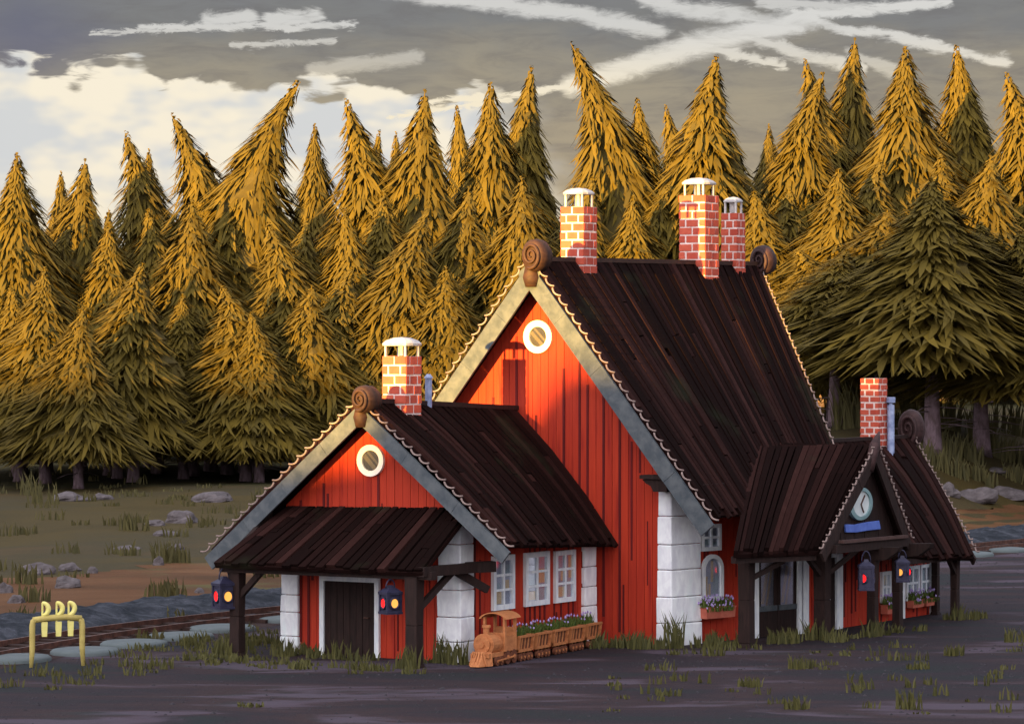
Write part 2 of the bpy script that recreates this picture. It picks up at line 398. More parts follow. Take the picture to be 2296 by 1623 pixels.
# unseen rise behind the viewer, its outline shaped to cast the evening shadows
def shade_hillH(x):
    f = lambda *P: next((a[1]+(b[1]-a[1])*ss(a[0], b[0], x) for a, b in zip(P, P[1:]) if a[0] <= x <= b[0]), P[0][1] if x < P[0][0] else P[-1][1])
    h = f((-400, 11), (-190, 11.3), (-160, 11.2), (-150, 10), (-127, 9.6), (-122.5, 13), (-118, 17), (-114.2, 20), (-113.0, 24.5), (-112.0, 24.5), (-111, 20.5), (-109.5, 21.5), (-107.5, 20), (-103.5, 18), (-100.5, 10), (-97.5, 8.3), (-89.4, 8.25), (-88.2, 10.7), (-70, 10.9), (-30, 9), (100, 8))  # steep middle peak made up to darken the right-hand trees
    return h+.45*mnoise.noise(Vector((x*.9, 0, 0)))+.35*mnoise.noise(Vector((x*.25, 3, 0)))
hb = MB(); hx = [-400+i*2 for i in range(100)]+[-200+i*.4 for i in range(430)]+[-28+i*3 for i in range(40)]
for x in hx:
    hb.v += [(x, -78, -.5), (x, -66, shade_hillH(x)*.6), (x, -60, shade_hillH(x)), (x, -54, shade_hillH(x)*.6), (x, -36, -.5)]
for i in range(len(hx)-1):
    for j in range(4): hb.f.append((i*5+j, (i+1)*5+j, (i+1)*5+j+1, i*5+j+1)); hb.k.append(0)
tag(hb.build('shade_hill', 'shade_hill', smooth=True), kind='structure')

# ------------------------------------------------------------------ the station house
ST = empty('station_house', (O[0], O[1], 0), -TH, 'red timber railway station with steep dark roofs, brick chimneys and a clock gable', 'station')
class Pl:
    """vertical plane: origin, horizontal direction, outward normal (house coordinates)"""
    def __init__(s, o, U, N): s.o = Vector(o); s.U = Vector((*U, 0)); s.N = Vector((*N, 0))
    def __call__(s, u, z, w=0.): return s.o+s.U*u+s.N*w+Vector((0, 0, z))
    def box(s, mb, u0, u1, z0, z1, w0, w1, k=0):
        mb.hexa([s(u0, z0, w0), s(u1, z0, w0), s(u1, z0, w1), s(u0, z0, w1), s(u0, z1, w0), s(u1, z1, w0), s(u1, z1, w1), s(u0, z1, w1)], k)
    def prism(s, mb, pts, w0, w1, k=0):
        mb.prism([s(u, z, w0) for u, z in pts], s.N*(w1-w0), k)
GM = Pl((0, 0, 0), (1, 0), (0, -1))              # main gable
GW = Pl((0, -6.8, 0), (1, 0), (0, -1))           # low wing gable
SW = Pl((-2.2, 0, 0), (0, 1), (1, 0))            # low wing long wall
nn = hypot(1.3, 6)
SM = Pl((0, 0, 0), (1.3/nn, 6/nn), (6/nn, -1.3/nn))   # main long wall, splayed
SE = Pl((1.3, 0, 0), (0, 1), (1, 0))             # rear wing long wall

def board_wall(name, pl, u0, u1, top, bot=-.1, bw=.24, th=.14, holes=()):
    """vertical boarding; top(u) gives the height; odd boards dark"""
    mb = MB(); n = max(2, round((u1-u0)/bw)); w = (u1-u0)/n
    for i in range(n):
        a, b = u0+i*w, u0+(i+1)*w-.012
        pr = random.uniform(0, .012)
        mb.hexa([pl(a, bot, -th), pl(b, bot, -th), pl(b, bot, pr), pl(a, bot, pr), pl(a, top(a), -th), pl(b, top(b), -th), pl(b, top(b), pr), pl(a, top(a), pr)], 0)
        r = random.random()
        za = bot; zb = min(top(a), top(b))-.02
        if zb > .3:
            if r < .42:
                za = bot+random.random()*.25*(zb-bot); zb2 = zb-random.random()*.3*(zb-bot)
                pl.box(mb, b-.035, b+.03, za, zb2, -.02, .028, 1)
            elif r < .8:
                ln = random.uniform(.15, .5)*(zb-bot); z0 = random.uniform(bot, zb-ln)
                pl.box(mb, a+w*.3, a+w*.3+random.uniform(.03, .07), z0, z0+ln, -.02, .020, 1)
    return mb.build(name, ['red_wood', 'dark_red_wood'], ST)
zr_main = lambda s: 10.0-1.235*abs(s+3.75)
board_wall('wall', GM, -7.8, 0., lambda s: zr_main(s)-.22)
def rwz(s): return 5.05-1.06*abs(s-.1)
board_wall('wall', SM, 0., nn, lambda u: min(zr_main(u*1.3/nn)-.25, 9))
board_wall('wall', SE, 6., 13.4, lambda u: rwz(1.3)-.2)
RE = Pl((0, 13.4, 0), (1, 0), (0, 1)); board_wall('wall', RE, -3.2, 1.3, lambda s: rwz(s)-.2)
zr_wing = lambda s: 6.25-(s+4.7)*1.0 if s > -4.7 else 6.25-(-4.7-s)*.85
board_wall('wall', GW, -7.4, -2.2, lambda s: zr_wing(s)-.18)
board_wall('wall', SW, -6.8, 0., lambda u: zr_wing(-2.2)-.2)
LW = Pl((-7.4, 0, 0), (0, 1), (-1, 0)); board_wall('wall', LW, -6.8, 0., lambda u: zr_wing(-7.4)-.2)
LM = Pl((-7.8, 0, 0), (0, 1), (-1, 0)); board_wall('wall', LM, 0., 11.5, lambda u: zr_main(-7.8)-.2)
bn = hypot(4.95, 4.2); BM = Pl((-3.75, 11.5, 0), (4.95/bn, -4.2/bn), (4.2/bn, 4.95/bn)); board_wall('wall', BM, 0, bn, lambda u: zr_main(-3.75+u*4.95/bn)-.25)
BN = Pl((0, 11.5, 0), (1, 0), (0, 1)); board_wall('wall', BN, -7.8, -3.75, lambda s: zr_main(s)-.25)

def roof(name, A, B, C, D, n, bulge=0., th=.07, seg=3, wob=.05, split=.45, m='roof_board'):
    """boards from ridge edge A-B down to eave edge D-C (house coordinates)"""
    A, B, C, D = map(Vector, (A, B, C, D)); mb = MB()
    nrm = (B-A).cross(D-A).normalized()
    if nrm.z < 0: nrm = -nrm
    def pt(u, v): return A.lerp(B, u).lerp(D.lerp(C, u), v)+nrm*(bulge*4*v*(1-v))
    def slab(u0, u1, v0, v1, lo, hi):
        k = max(1, round(seg*(v1-v0)+.4))
        for q in range(k):
            a, b = v0+(v1-v0)*q/k, v0+(v1-v0)*(q+1)/k
            P = [pt(u0, a), pt(u1, a), pt(u1, b), pt(u0, b)]
            if q == 0: base = len(mb.v); mb.v += [tuple(p+nrm*lo) for p in P[:2]]+[tuple(p+nrm*hi) for p in P[:2]]
            i = len(mb.v); mb.v += [tuple(P[3]+nrm*lo), tuple(P[2]+nrm*lo), tuple(P[3]+nrm*hi), tuple(P[2]+nrm*hi)]
            p0 = i-4
            for f in ((p0, p0+1, i+1, i), (p0+2, p0+3, i+3, i+2), (p0, p0+2, i+2, i), (p0+1, p0+3, i+3, i+1)): mb.f.append(f); mb.k.append(0)
        mb.f += [(base, base+1, base+3, base+2), (i, i+1, i+3, i+2)]; mb.k += [0, 0]
    slab(0, 1, 0, 1, -.10, 0.)
    for i in range(n):
        u0, u1 = i/n, (i+1)/n; g = .10/n
        cuts = [0.]
        while random.random() < split and len(cuts) < 4: cuts.append(random.uniform(.15, .9))
        cuts = sorted(cuts)+[1+random.uniform(-wob, wob)*.5]
        for a, b in zip(cuts, cuts[1:]):
            if b-a < .03: continue
            j = random.uniform(0, .035)
            slab(u0+g*random.random()*2, u1-g*random.random()*2, a+.002, b-.002, -.02, th+j)
    return mb.build(name, m, ST)
roof('roof', (-3.75, -.75, 10.05), (-3.75, 12.2, 10.15), (1.62, 7.6, 3.45), (1.62, -.75, 3.45), 50)
roof('roof', (-3.75, -.75, 10.05), (-3.75, 12.2, 10.15), (-9.0, 12.2, 3.5), (-9.0, -.75, 3.5), 40)
roof('roof', (-4.7, -7.4, 6.40), (-4.7, -.02, 6.08), (-1.6, -.02, 2.62), (-.46, -7.4, 2.98), 27, .14)
roof('roof', (-4.7, -7.4, 6.40), (-4.7, -.02, 6.08), (-9.0, -.02, 2.55), (-9.3, -7.4, 2.52), 27, .05)
roof('roof', (-7.35, -6.82, 3.68), (-1.85, -6.82, 3.78), (-1.9, -8.95, 2.34), (-8.1, -8.95, 2.34), 24, 0, .06, 2)
# rear wing: long low roof merging into the main slope
roof('roof', (.25, 4.4, 5.02), (3.15, 5.6, 5.12), (3.15, 2.35, 2.44), (2.3, -.8, 2.50), 17, .10)
roof('roof', (.1, 6.0, 5.05), (.1, 14.5, 5.05), (3.25, 12.0, 1.76), (2.95, 7.2, 2.06), 21, .13)
roof('roof', (.1, 8.5, 5.05), (.1, 14.5, 5.05), (-3.6, 14.5, 1.9), (-3.6, 8.5, 1.9), 20)
# clock dormer
DP = (3.15, 5.6, 5.12)
roof('roof', (DP[0], DP[1], DP[2]), (.1, DP[1], DP[2]), (.6, 7.7, 2.46), (3.15, 7.7, 2.46), 9, 0, .05, 2)
# ridge caps
mb = MB(); mb.bar((-3.75, -.8, 10.12), (-3.75, 12.2, 10.22), .24, .12); mb.build('ridge_cap', 'scroll_wood', ST)
mb = MB(); mb.bar((-4.7, -7.4, 6.48), (-4.7, 0, 6.16), .24, .12); mb.build('ridge_cap', 'dark_timber', ST)
mb = MB(); mb.bar((.1, 6.5, 5.13), (.1, 14.5, 5.13), .22, .1); mb.build('ridge_cap', 'dark_timber', ST)

def barge(A, B, wid, dep, off, mname='bluegrey_paint', sc=.32, name='bargeboard', scal=True, outv=(0, -1, 0), lift=.13):
    """verge board from peak A to foot B, hung below the roof edge, with a row of scalloped tile ends along its top"""
    A, B = Vector(A), Vector(B); d = (B-A); Ln = d.length; d.normalize(); o = Vector(outv)
    up = o.cross(d); up = up if up.z > 0 else -up; up.normalize()
    mb = MB(); n = max(2, round(Ln/1.7))
    for i in range(n):
        a, b = A+d*(Ln*i/n+(0.005 if i else 0)), A+d*(Ln*(i+1)/n)
        j = o*random.uniform(0, .012)
        mb.hexa([a-up*wid+j, b-up*wid+j, b-up*wid+o*dep+j, a-up*wid+o*dep+j, a+j, b+j, b+o*dep+j, a+o*dep+j])
    bb = mb.build(name, mname, ST)
    if scal:
        mb = MB(); k = round(Ln/sc)
        for i in range(k):
            a = A+d*(Ln*i/k)+up*lift+o*dep; b = A+d*(Ln*(i+1)/k)+up*lift+o*dep
            pts = [a.lerp(b, t)+up*(.075*(1-(2*t-1)**2) if True else 0)*(-1)+up*.07*t for t in (0, .2, .4, .6, .8, 1)]
            mb.tube(pts, .024, 6)
        mb.build('verge_tile_row', 'scallop', ST, True)
    return bb
barge((-3.75, -.78, 10.02), (1.75, -.78, 3.24), .46, .07, 0)
barge((-3.75, -.78, 10.02), (-9.05, -.78, 3.42), .46, .07, 0)
barge((-4.7, -7.45, 6.36), (-.30, -7.45, 2.82), .36, .07, 0)
barge((-4.7, -7.45, 6.36), (-9.45, -7.45, 2.40), .38, .07, 0)
barge((-3.75, 12.22, 10.1), (1.66, 7.62, 3.42), .3, .06, 0, 'dark_timber', .3, outv=(.65, .76, 0))
barge((.1, 14.52, 5.06), (3.3, 12.02, 1.76), .25, .06, 0, 'dark_timber', .26, outv=(.62, .78, 0), lift=.2)
barge((3.22, DP[1], 5.10), (3.22, 2.25, 2.40), .30, .08, 0, 'dark_timber', .25, outv=(1, 0, 0))
barge((3.22, DP[1], 5.10), (3.22, 7.8, 2.42), .30, .08, 0, 'dark_timber', .25, outv=(1, 0, 0))

# chimneys
def chimney(s, L, z0, z1, w, rows, cap=None, lean=0.):
    mb = MB(); h = (z1-z0)/rows; q = w/2
    mb.hexa([(s+x*q*.965, L+y*q*.965, z0-.2) for x, y in ((-1, -1), (1, -1), (1, 1), (-1, 1))]+[(s+x*q*.965, L+y*q*.965, z1-.02) for x, y in ((-1, -1), (1, -1), (1, 1), (-1, 1))], 1)
    for r in range(-1, rows):
        za, zb = z0+r*h+.022, z0+(r+1)*h-.022
        for face in range(4):
            cuts = [0, .5, 1] if (r+face) % 2 else [0, .25, .75, 1]
            for a, b in zip(cuts, cuts[1:]):
                a = -q+a*w+.02*(a > 0)+random.uniform(0, .015); b = -q+b*w-.02*(b < 1)-random.uniform(0, .015)
                o = q+random.uniform(-.004, .012); i = q*.9; zz = random.uniform(-.008, .008)
                P = []
                for z in (za+zz, zb+zz):
                    for (u, v) in ((a, i), (b, i), (b, o), (a, o)):
                        x, y = ((u, -v), (v, u), (-u, v), (-v, -u))[face]; P.append((s+x, L+y, z))
                mb.hexa(P, 0)
    ch = mb.build('chimney', ['brick', 'mortar'], ST)
    if cap:
        m2 = MB(); cw = w*cap[1]/2; zc = z1+cap[0]
        for x, y in ((-1, -1), (1, -1), (1, 1), (-1, 1)): m2.bar((s+x*cw*.82, L+y*cw*.82, z1-.03), (s+x*cw*.82, L+y*cw*.82, zc), .05)
        m2.bar((s, L, z1), (s, L, zc), .09)
        # low domed hood
        rings = [(1.08, 0), (1.1, .05), (.9, .12), (.5, .18), (.0, .20)]; nseg = 12; base = len(m2.v)
        for rr, zz in rings:
            for j in range(nseg):
                a = 2*pi*j/nseg+pi/4; e = max(abs(cos(a)), abs(sin(a)))**-.6
                m2.v.append((s+cos(a)*cw*rr*e*1.05, L+sin(a)*cw*rr*e*1.05, zc+zz*cap[2]))
        for i in range(len(rings)-1):
            for j in range(nseg):
                m2.f.append((base+i*nseg+j, base+i*nseg+(j+1) % nseg, base+(i+1)*nseg+(j+1) % nseg, base+(i+1)*nseg+j)); m2.k.append(0)
        m2.f.append(tuple(base+j for j in range(nseg))); m2.k.append(0)
        m2.build('chimney_cap', 'zinc', ch)
    return ch
chimney(-4.6, -5.7, 6.1, 7.58, .72, 6, (.25, 1.0, 1.1))
chimney(-3.75, 1.75, 9.75, 11.58, .72, 8, (.32, .86, .9))
chimney(-3.75, 8.6, 9.8, 12.12, .84, 10, (.30, .86, 1.0))
chimney(-3.75, 10.7, 9.85, 11.68, .52, 8, (.30, .8, .8))
chimney(.1, 12.1, 4.9, 6.88, .58, 11)
mb = MB(); mb.tube([(-4.6, -4.45, 5.9), (-4.6, -4.45, 7.0)], .09, 12); mb.tube([(-4.6, -4.45, 7.0), (-4.6, -4.45, 7.1)], [.12, .05], 12); mb.build('vent_pipe', 'bluepipe', ST)
mb = MB(); mb.tube([(.55, 12.3, 4.5), (.55, 12.3, 6.1)], .105, 12); mb.tube([(.55, 12.3, 6.16), (.55, 12.3, 6.32)], [.13, .13], 12); mb.tube([(.55, 12.3, 6.08), (.55, 12.3, 6.2)], .05, 8); mb.build('vent_pipe', 'bluepipe', ST)

# scroll finials
def scroll(c, R, depth, m, neck, out=(0, -1, 0), flip=1, name='finial', h=1.25):
    """rolled volute standing on a peak: drum with a raised spiral on its face and a flared neck"""
    c = Vector(c); o = Vector(out); x = Vector((-o.y, o.x, 0))*flip
    P = lambda a, r, w: c+x*(r*cos(a))+Vector((0, 0, r*sin(a)*h))+o*w
    mb = MB(); n = 28; base = len(mb.v)
    prof = [(0., .86), (.12, 1.), (.5, 1.06), (.88, 1.), (1., .84)]
    for w, rr in prof:
        for j in range(n): mb.v.append(tuple(P(2*pi*j/n, R*rr, (w-.5)*depth)))
    for i in range(len(prof)-1):
        for j in range(n):
            mb.f.append((base+i*n+j, base+i*n+(j+1) % n, base+(i+1)*n+(j+1) % n, base+(i+1)*n+j)); mb.k.append(0)
    for i in (0, len(prof)-1): mb.f.append(tuple(base+i*n+j for j in range(n))); mb.k.append(0)
    for sgn in (1, -1):
        pts = []; rs = []
        for i in range(46):
            t = i/45; a = -pi*.6+t*2*pi*2.1; pts.append(P(a, R*(.84-.76*t), sgn*(depth*.5+.05))); rs.append(R*(.17-.10*t))
        mb.tube(pts, rs, 6)
    nk = Vector(neck)
    mb.tube([c+Vector((0, 0, -R*.5))-x*R*.35, c.lerp(nk, .6)-x*R*.2, nk, nk+Vector((0, 0, -.25))], [R*.62, R*.55, R*.72, R*.5], 10)
    return mb.build(name, m, ST, True)
scroll((-3.52, -.85, 10.20), .33, .55, 'scroll_wood', (-3.68, -.85, 9.62), h=1.25)
scroll((-3.6, 12.3, 10.32), .34, .5, 'scroll_dark', (-3.75, 12.25, 9.8), h=1.25)
scroll((-4.50, -7.5, 6.50), .29, .55, 'scroll_wood', (-4.64, -7.5, 6.05), h=1.15)
scroll((.15, 14.55, 5.36), .36, .45, 'scroll_dark', (.1, 14.5, 4.85), h=1.5)
mb = MB(); mb.tube([(3.25, 5.25, 4.45), (3.25, 5.38, 4.85), (3.24, 5.6, 5.12), (3.22, 5.78, 5.33), (3.2, 5.95, 5.50)], [.12, .15, .16, .09, .015], 8); mb.build('finial', 'scroll_dark', ST, True)

# white corner pillars of rough blocks
def pillar(mb, quad_fn, z0, z1, n):
    zs = [z0+(z1-z0)*i/n+(random.uniform(-.05, .05) if 0 < i < n else 0) for i in range(n+1)]
    for i, (a, b) in enumerate(zip(zs, zs[1:])):
        fl = (1-i/n)*.05
        mb.hexa([(x, y, a+.008) for x, y in quad_fn(random.uniform(0, .02)+fl)]+[(x, y, b-.008) for x, y in quad_fn(random.uniform(0, .02)+fl)])
def bev(o, w=.03):
    m = o.modifiers.new('bevel', 'BEVEL'); m.width = w; m.segments = 2; m.limit_method = 'ANGLE'; return o
mb = MB(); pillar(mb, lambda e: ((-.28-e, -.06-e), (.08+e, -.06-e), (.33+e, 1.05+e), (-.1, 1.05+e)), -.05, 4.05, 6); bev(mb.build('corner_pillar', 'white_plaster', ST))
mb = MB(); pillar(mb, lambda e: ((-2.75-e, -6.86-e), (-2.13+e, -6.86-e), (-2.13+e, -6.25), (-2.75-e, -6.25)), -.05, 3.55, 6); bev(mb.build('corner_pillar', 'white_plaster', ST))
mb = MB(); pillar(mb, lambda e: ((-7.47-e, -6.87-e), (-7.02+e, -6.87-e), (-7.02+e, -6.4), (-7.47-e, -6.4)), -.05, 2.6, 5); bev(mb.build('corner_pillar', 'white_plaster', ST))
mb = MB(); pillar(mb, lambda e: ((-2.3, -.75-e), (-2.12+e, -.75-e), (-2.12+e, -.15), (-2.3, -.15)), -.05, 2.6, 5); bev(mb.build('corner_pillar', 'white_plaster', ST))
# carved bracket under the main eave
mb = MB()
mb.box((-.16, -.42, 4.42), (.72, .5, .10)); mb.prism([(-.48, -.6, 4.36), (.25, -.6, 4.36), (.25, -.6, 4.04), (-.15, -.6, 4.04), (-.22, -.6, 4.18), (-.38, -.6, 4.26)], (0, .45, 0))
mb.box((.6, .35, 4.16), (1.0, 1.3, .16)); mb.build('eave_bracket', 'dark_timber', ST)

# windows and doors
def ringpts(cx, cz, rx, rz, n, a0=0., a1=2*pi): return [(cx+rx*cos(a0+(a1-a0)*i/n), cz+rz*sin(a0+(a1-a0)*i/n)) for i in range(n+1)]
def pane_strips(pl, win, spots):  # strips behind the glass carry the tan and teal blotches of the panes
    for (u0, u1, z0, z1, k) in spots:
        mb = MB(); pl.box(mb, u0, u1, z0, z1, .040, .046); mb.build('pane_strip', ('pane_tan', 'pane_teal')[k], win)
def window(pl, u0, u1, z0, z1, cols, rows, fw=.11, spots=()):
    mb = MB()
    pl.box(mb, u0, u0+fw, z0, z1, .012, .10); pl.box(mb, u1-fw, u1, z0, z1, .012, .10)
    pl.box(mb, u0+fw, u1-fw, z1-fw, z1, .012, .096); pl.box(mb, u0+fw, u1-fw, z0, z0+fw, .012, .096)
    for i in range(1, cols):
        c = u0+fw+(u1-u0-2*fw)*i/cols; pl.box(mb, c-.035, c+.035, z0+fw, z1-fw, .058, .096)
    for j in range(1, rows):
        c = z0+fw+(z1-z0-2*fw)*j/rows; pl.box(mb, u0+fw, u1-fw, c-.03, c+.03, .058, .092)
    w = mb.build('window', 'white_paint', ST)
    mb = MB(); pl.box(mb, u0+fw, u1-fw, z0+fw, z1-fw, .030, .036); mb.build('window_back', 'dusk_inside', w)
    mb = MB(); pl.box(mb, u0+fw, u1-fw, z0+fw, z1-fw, .052, .056); mb.build('pane', 'glass', w)
    W_, H_ = u1-u0-2*fw, z1-z0-2*fw
    if spots: pane_strips(pl, w, [(u0+fw+a*W_, u0+fw+b*W_, z0+fw+c*H_, z0+fw+d*H_, k) for a, b, c, d, k in spots])
    return w
window(SW, -5.31, -4.28, 1.18, 2.55, 2, 3, .13, [(.05, .42, .02, .3, 0), (.55, .9, .3, .55, 0), (.5, .95, .62, .9, 1), (.05, .3, .35, .5, 1)])
window(SW, -3.75, -2.55, 1.18, 2.55, 2, 3, .13, [(.55, .95, .40, .72, 0), (.1, .4, .36, .6, 1), (.05, .45, .02, .22, 0), (.6, .95, .03, .26, 1)])
window(SW, -2.25, -1.22, 1.18, 2.52, 2, 3, .12, [(.78, .98, .45, .98, 0), (.1, .5, .03, .26, 0), (.55, .9, .05, .4, 1), (.28, .42, .4, .68, 0)])
window(SM, 1.20, 2.0, 2.42, 3.12, 2, 2, .10, [(.1, .4, .1, .4, 1), (.6, .95, .05, .25, 1)])
window(SE, 9.95, 10.55, .55, 1.42, 2, 2, .09, [(.1, .5, .6, .95, 0), (.5, .9, .1, .5, 1)])
window(SE, 11.6, 12.45, .50, 1.48, 2, 2, .09, [(.1, .4, .1, .6, 1), (.6, .9, .5, .9, 1)])
window(SE, 12.55, 13.3, .50, 1.48, 2, 2, .09, [(.1, .4, .3, .9, 1), (.6, .9, .1, .5, 1)])
mb = MB(); SE.box(mb, 11.34, 11.52, -.05, 1.7, .0, .07); mb.build('corner_board', 'white_paint', ST)
mb = MB(); SE.box(mb, 13.32, 13.5, -.05, 1.7, .0, .07); mb.build('corner_board', 'white_paint', ST)
def round_window(pl, cx, cz, r, ri, spots):
    mb = MB(); n = 32; a = ringpts(cx, cz, r, r, n); b = ringpts(cx, cz, ri, ri, n)
    for i in range(n):
        mb.hexa([pl(*a[i], .012), pl(*a[i+1], .012), pl(*b[i+1], .012), pl(*b[i], .012), pl(*a[i], .10), pl(*a[i+1], .10), pl(*b[i+1], .09), pl(*b[i], .09)])
    w = mb.build('round_window', 'ring_white', ST)
    mb = MB(); pl.prism(mb, b[:-1], .030, .036); mb.build('window_back', 'attic_dark', w)
    mb = MB(); pl.prism(mb, b[:-1], .052, .056); mb.build('pane', 'glass', w)
    for (x0, wd) in spots:  # painted reflections: two slanting streaks behind the round pane
        mb = MB()
        h = sqrt(max(.01, ri*ri-x0*x0))*.92; q = .7071
        c = [(x0-wd/2, -h), (x0+wd/2, -h), (x0+wd/2, h), (x0-wd/2, h)]
        pl.prism(mb, [(cx+u*q-v*q, cz+u*q+v*q) for u, v in c], .040, .046)
        mb.build('pane_strip', ['attic_glint'], w)
round_window(GM, -3.95, 8.06, .44, .27, [(-.07, .10), (.07, .06)])
round_window(GW, -4.78, 4.95, .40, .26, [(-.06, .11), (.08, .06)])
# arched window
mb = MB(); u0, u1, z0, zs = 1.24, 2.09, 1.10, 1.92; c = (u0+u1)/2; r = (u1-u0)/2; fw = .11
SM.box(mb, u0, u0+fw, z0, zs, .012, .10); SM.box(mb, u1-fw, u1, z0, zs, .012, .10); SM.box(mb, u0+fw, u1-fw, z0, z0+fw, .012, .096)
a = ringpts(c, zs, r, r*.95, 16, 0, pi); b = ringpts(c, zs, r-fw, (r-fw)*.95, 16, 0, pi)
for i in range(16): mb.hexa([SM(*a[i], .012), SM(*a[i+1], .012), SM(*b[i+1], .012), SM(*b[i], .012), SM(*a[i], .1), SM(*a[i+1], .1), SM(*b[i+1], .1), SM(*b[i], .1)])
w = mb.build('arched_window', 'white_paint', ST)
mb = MB(); SM.prism(mb, [(u0+fw, z0+fw), (u1-fw, z0+fw)]+b, .030, .036); mb.build('window_back', 'dusk_inside', w)
mb = MB(); SM.prism(mb, [(u0+fw, z0+fw), (u1-fw, z0+fw)]+b, .052, .056); mb.build('pane', 'glass', w)
pane_strips(SM, w, [(c-.28, c-.18, 1.22, 1.75, 0), (c-.05, c+.05, 1.6, 2.15, 0), (c-.14, c-.06, 1.25, 1.55, 0), (c+.02, c+.14, 1.3, 1.7, 1), (c+.16, c+.24, 1.4, 2.0, 1)])
def door_frame(pl, u0, u1, z1, fw=.12, name='door'):
    mb = MB(); pl.box(mb, u0, u0+fw, -.05, z1, .0, .10); pl.box(mb, u1-fw, u1, -.05, z1, .0, .10); pl.box(mb, u0+fw, u1-fw, z1-fw, z1, .0, .096)
    return mb
mb = door_frame(GW, -6.32, -4.52, 2.02, .13); fr = mb.build('door_frame', 'white_paint', ST)
mb = MB(); n = 8; ua, ub = -6.19, -4.65
for i in range(n): GW.box(mb, ua+(ub-ua)*i/n+.006, ua+(ub-ua)*(i+1)/n-.006, -.03, 1.9, .012, .05+random.uniform(-.008, .008))
dr = mb.build('door', 'dark_timber', ST)
mb = MB(); mb.tube([GW(-4.82, 1.0, .05), GW(-4.82, 1.0, .12), GW(-4.95, 1.0, .12)], .02, 6); mb.build('handle', 'iron', dr)
# platform double door with tall glazed leaves
mb = MB(); SM.box(mb, 3.3, 3.52, -.1, 2.18, .0, .12); SM.box(mb, 5.2, 5.34, -.1, 2.1, 0, .12); SM.box(mb, 5.42, 5.66, -.1, 2.05, 0, .11); SM.box(mb, 3.52, 5.2, 2.1, 2.2, 0, .11)
mb.build('door_frame', 'white_paint', ST)
for (a, b) in ((3.54, 4.35), (4.37, 5.18)):
    mb = MB(); SM.box(mb, a, b, -.05, .78, .012, .06); SM.box(mb, a, a+.13, .78, 2.08, .012, .06); SM.box(mb, b-.13, b, .78, 2.08, .012, .06); SM.box(mb, a+.13, b-.13, 2.0, 2.08, .012, .058)
    d_ = mb.build('door', 'dark_timber', ST)
    mb = MB(); SM.box(mb, a+.13, b-.13, .78, 2.0, .030, .036); mb.build('window_back', 'dusk_inside', d_)
    mb = MB(); SM.box(mb, a+.13, b-.13, .78, 2.0, .052, .056); mb.build('pane', 'door_glass', d_)
    for (p, q, wd) in ((.16, 1.0, .12), (.34, .95, .08)):  # slanting tan strips stand in for reflections on the door glass
        mb = MB(); SM.prism(mb, [(a+p, q-.1), (a+p+wd, q-.1), (a+p+wd+.22, q+.85), (a+p+.22, q+.9)], .040, .046)
        mb.build('pane_strip', 'pane_tan', d_)
    mb = MB(); SM.box(mb, a+.04, b-.02, .70, .84, .06, .09); mb.build('push_bar', 'bluegrey_paint', d_)
# narrow side door further along
mb = MB(); SE.box(mb, 6.35, 6.62, -.05, 2.12, 0, .11); SE.box(mb, 7.02, 7.4, -.05, 2.08, 0, .11); SE.box(mb, 6.62, 7.02, 2.0, 2.1, 0, .10); mb.build('door_frame', 'white_paint', ST)
mb = MB(); SE.box(mb, 6.63, 7.01, -.03, 1.99, .012, .05); mb.build('door', 'dark_timber', ST)

# porch timbers
def post(mb, s, L, z1, w=.27, foot=.05, k=0):
    j = lambda: random.uniform(-.015, .015)
    zs = [-.06, .12, z1*.45, z1]; ws = [w*.5+foot, w*.5, w*.48, w*.54]
    for i in range(3):
        P = []
        for t in (i, i+1):
            for x, y in ((-1, -1), (1, -1), (1, 1), (-1, 1)): P.append((s+x*ws[t], L+y*ws[t], zs[t]))
        mb.hexa(P, k)
def porch_post(s, L, z1, w=.27): mb = MB(); post(mb, s, L, z1, w); return bev(mb.build('porch_post', 'dark_timber', ST), .02)
def brace(a, b, w=.13): mb = MB(); mb.bar(a, b, w, w*1.1); return mb.build('brace', 'dark_timber', ST)
porch_post(-7.75, -8.45, 2.3, .30); porch_post(-2.32, -8.65, 2.3, .34)
mb = MB(); mb.bar((-8.15, -8.55, 2.24), (-1.75, -8.65, 2.26), .24, .20); mb.build('porch_beam', 'dark_timber', ST)
mb = MB(); mb.bar((-7.75, -8.9, 2.38), (-7.75, -6.85, 2.42), .2, .2); mb.build('porch_beam', 'dark_timber', ST)
mb = MB(); mb.bar((-2.0, -8.9, 2.36), (-1.72, -6.45, 2.36), .24, .24); mb.bar((-1.9, -6.9, 2.36), (-1.45, -6.35, 2.38), .30, .26); mb.build('porch_beam', 'dark_timber', ST)
mb = MB(); mb.prism([(-7.9, -6.86, 2.5), (-7.9, -8.8, 2.42), (-7.9, -6.86, 3.65)], (.12, 0, 0)); mb.build('porch_side', 'dark_timber', ST)
brace((-7.65, -8.45, 1.55), (-6.95, -8.5, 2.2)); brace((-2.22, -8.6, 1.45), (-1.95, -7.5, 2.3)); brace((-2.05, -7.1, 2.25), (-1.62, -6.4, 1.80), .17)
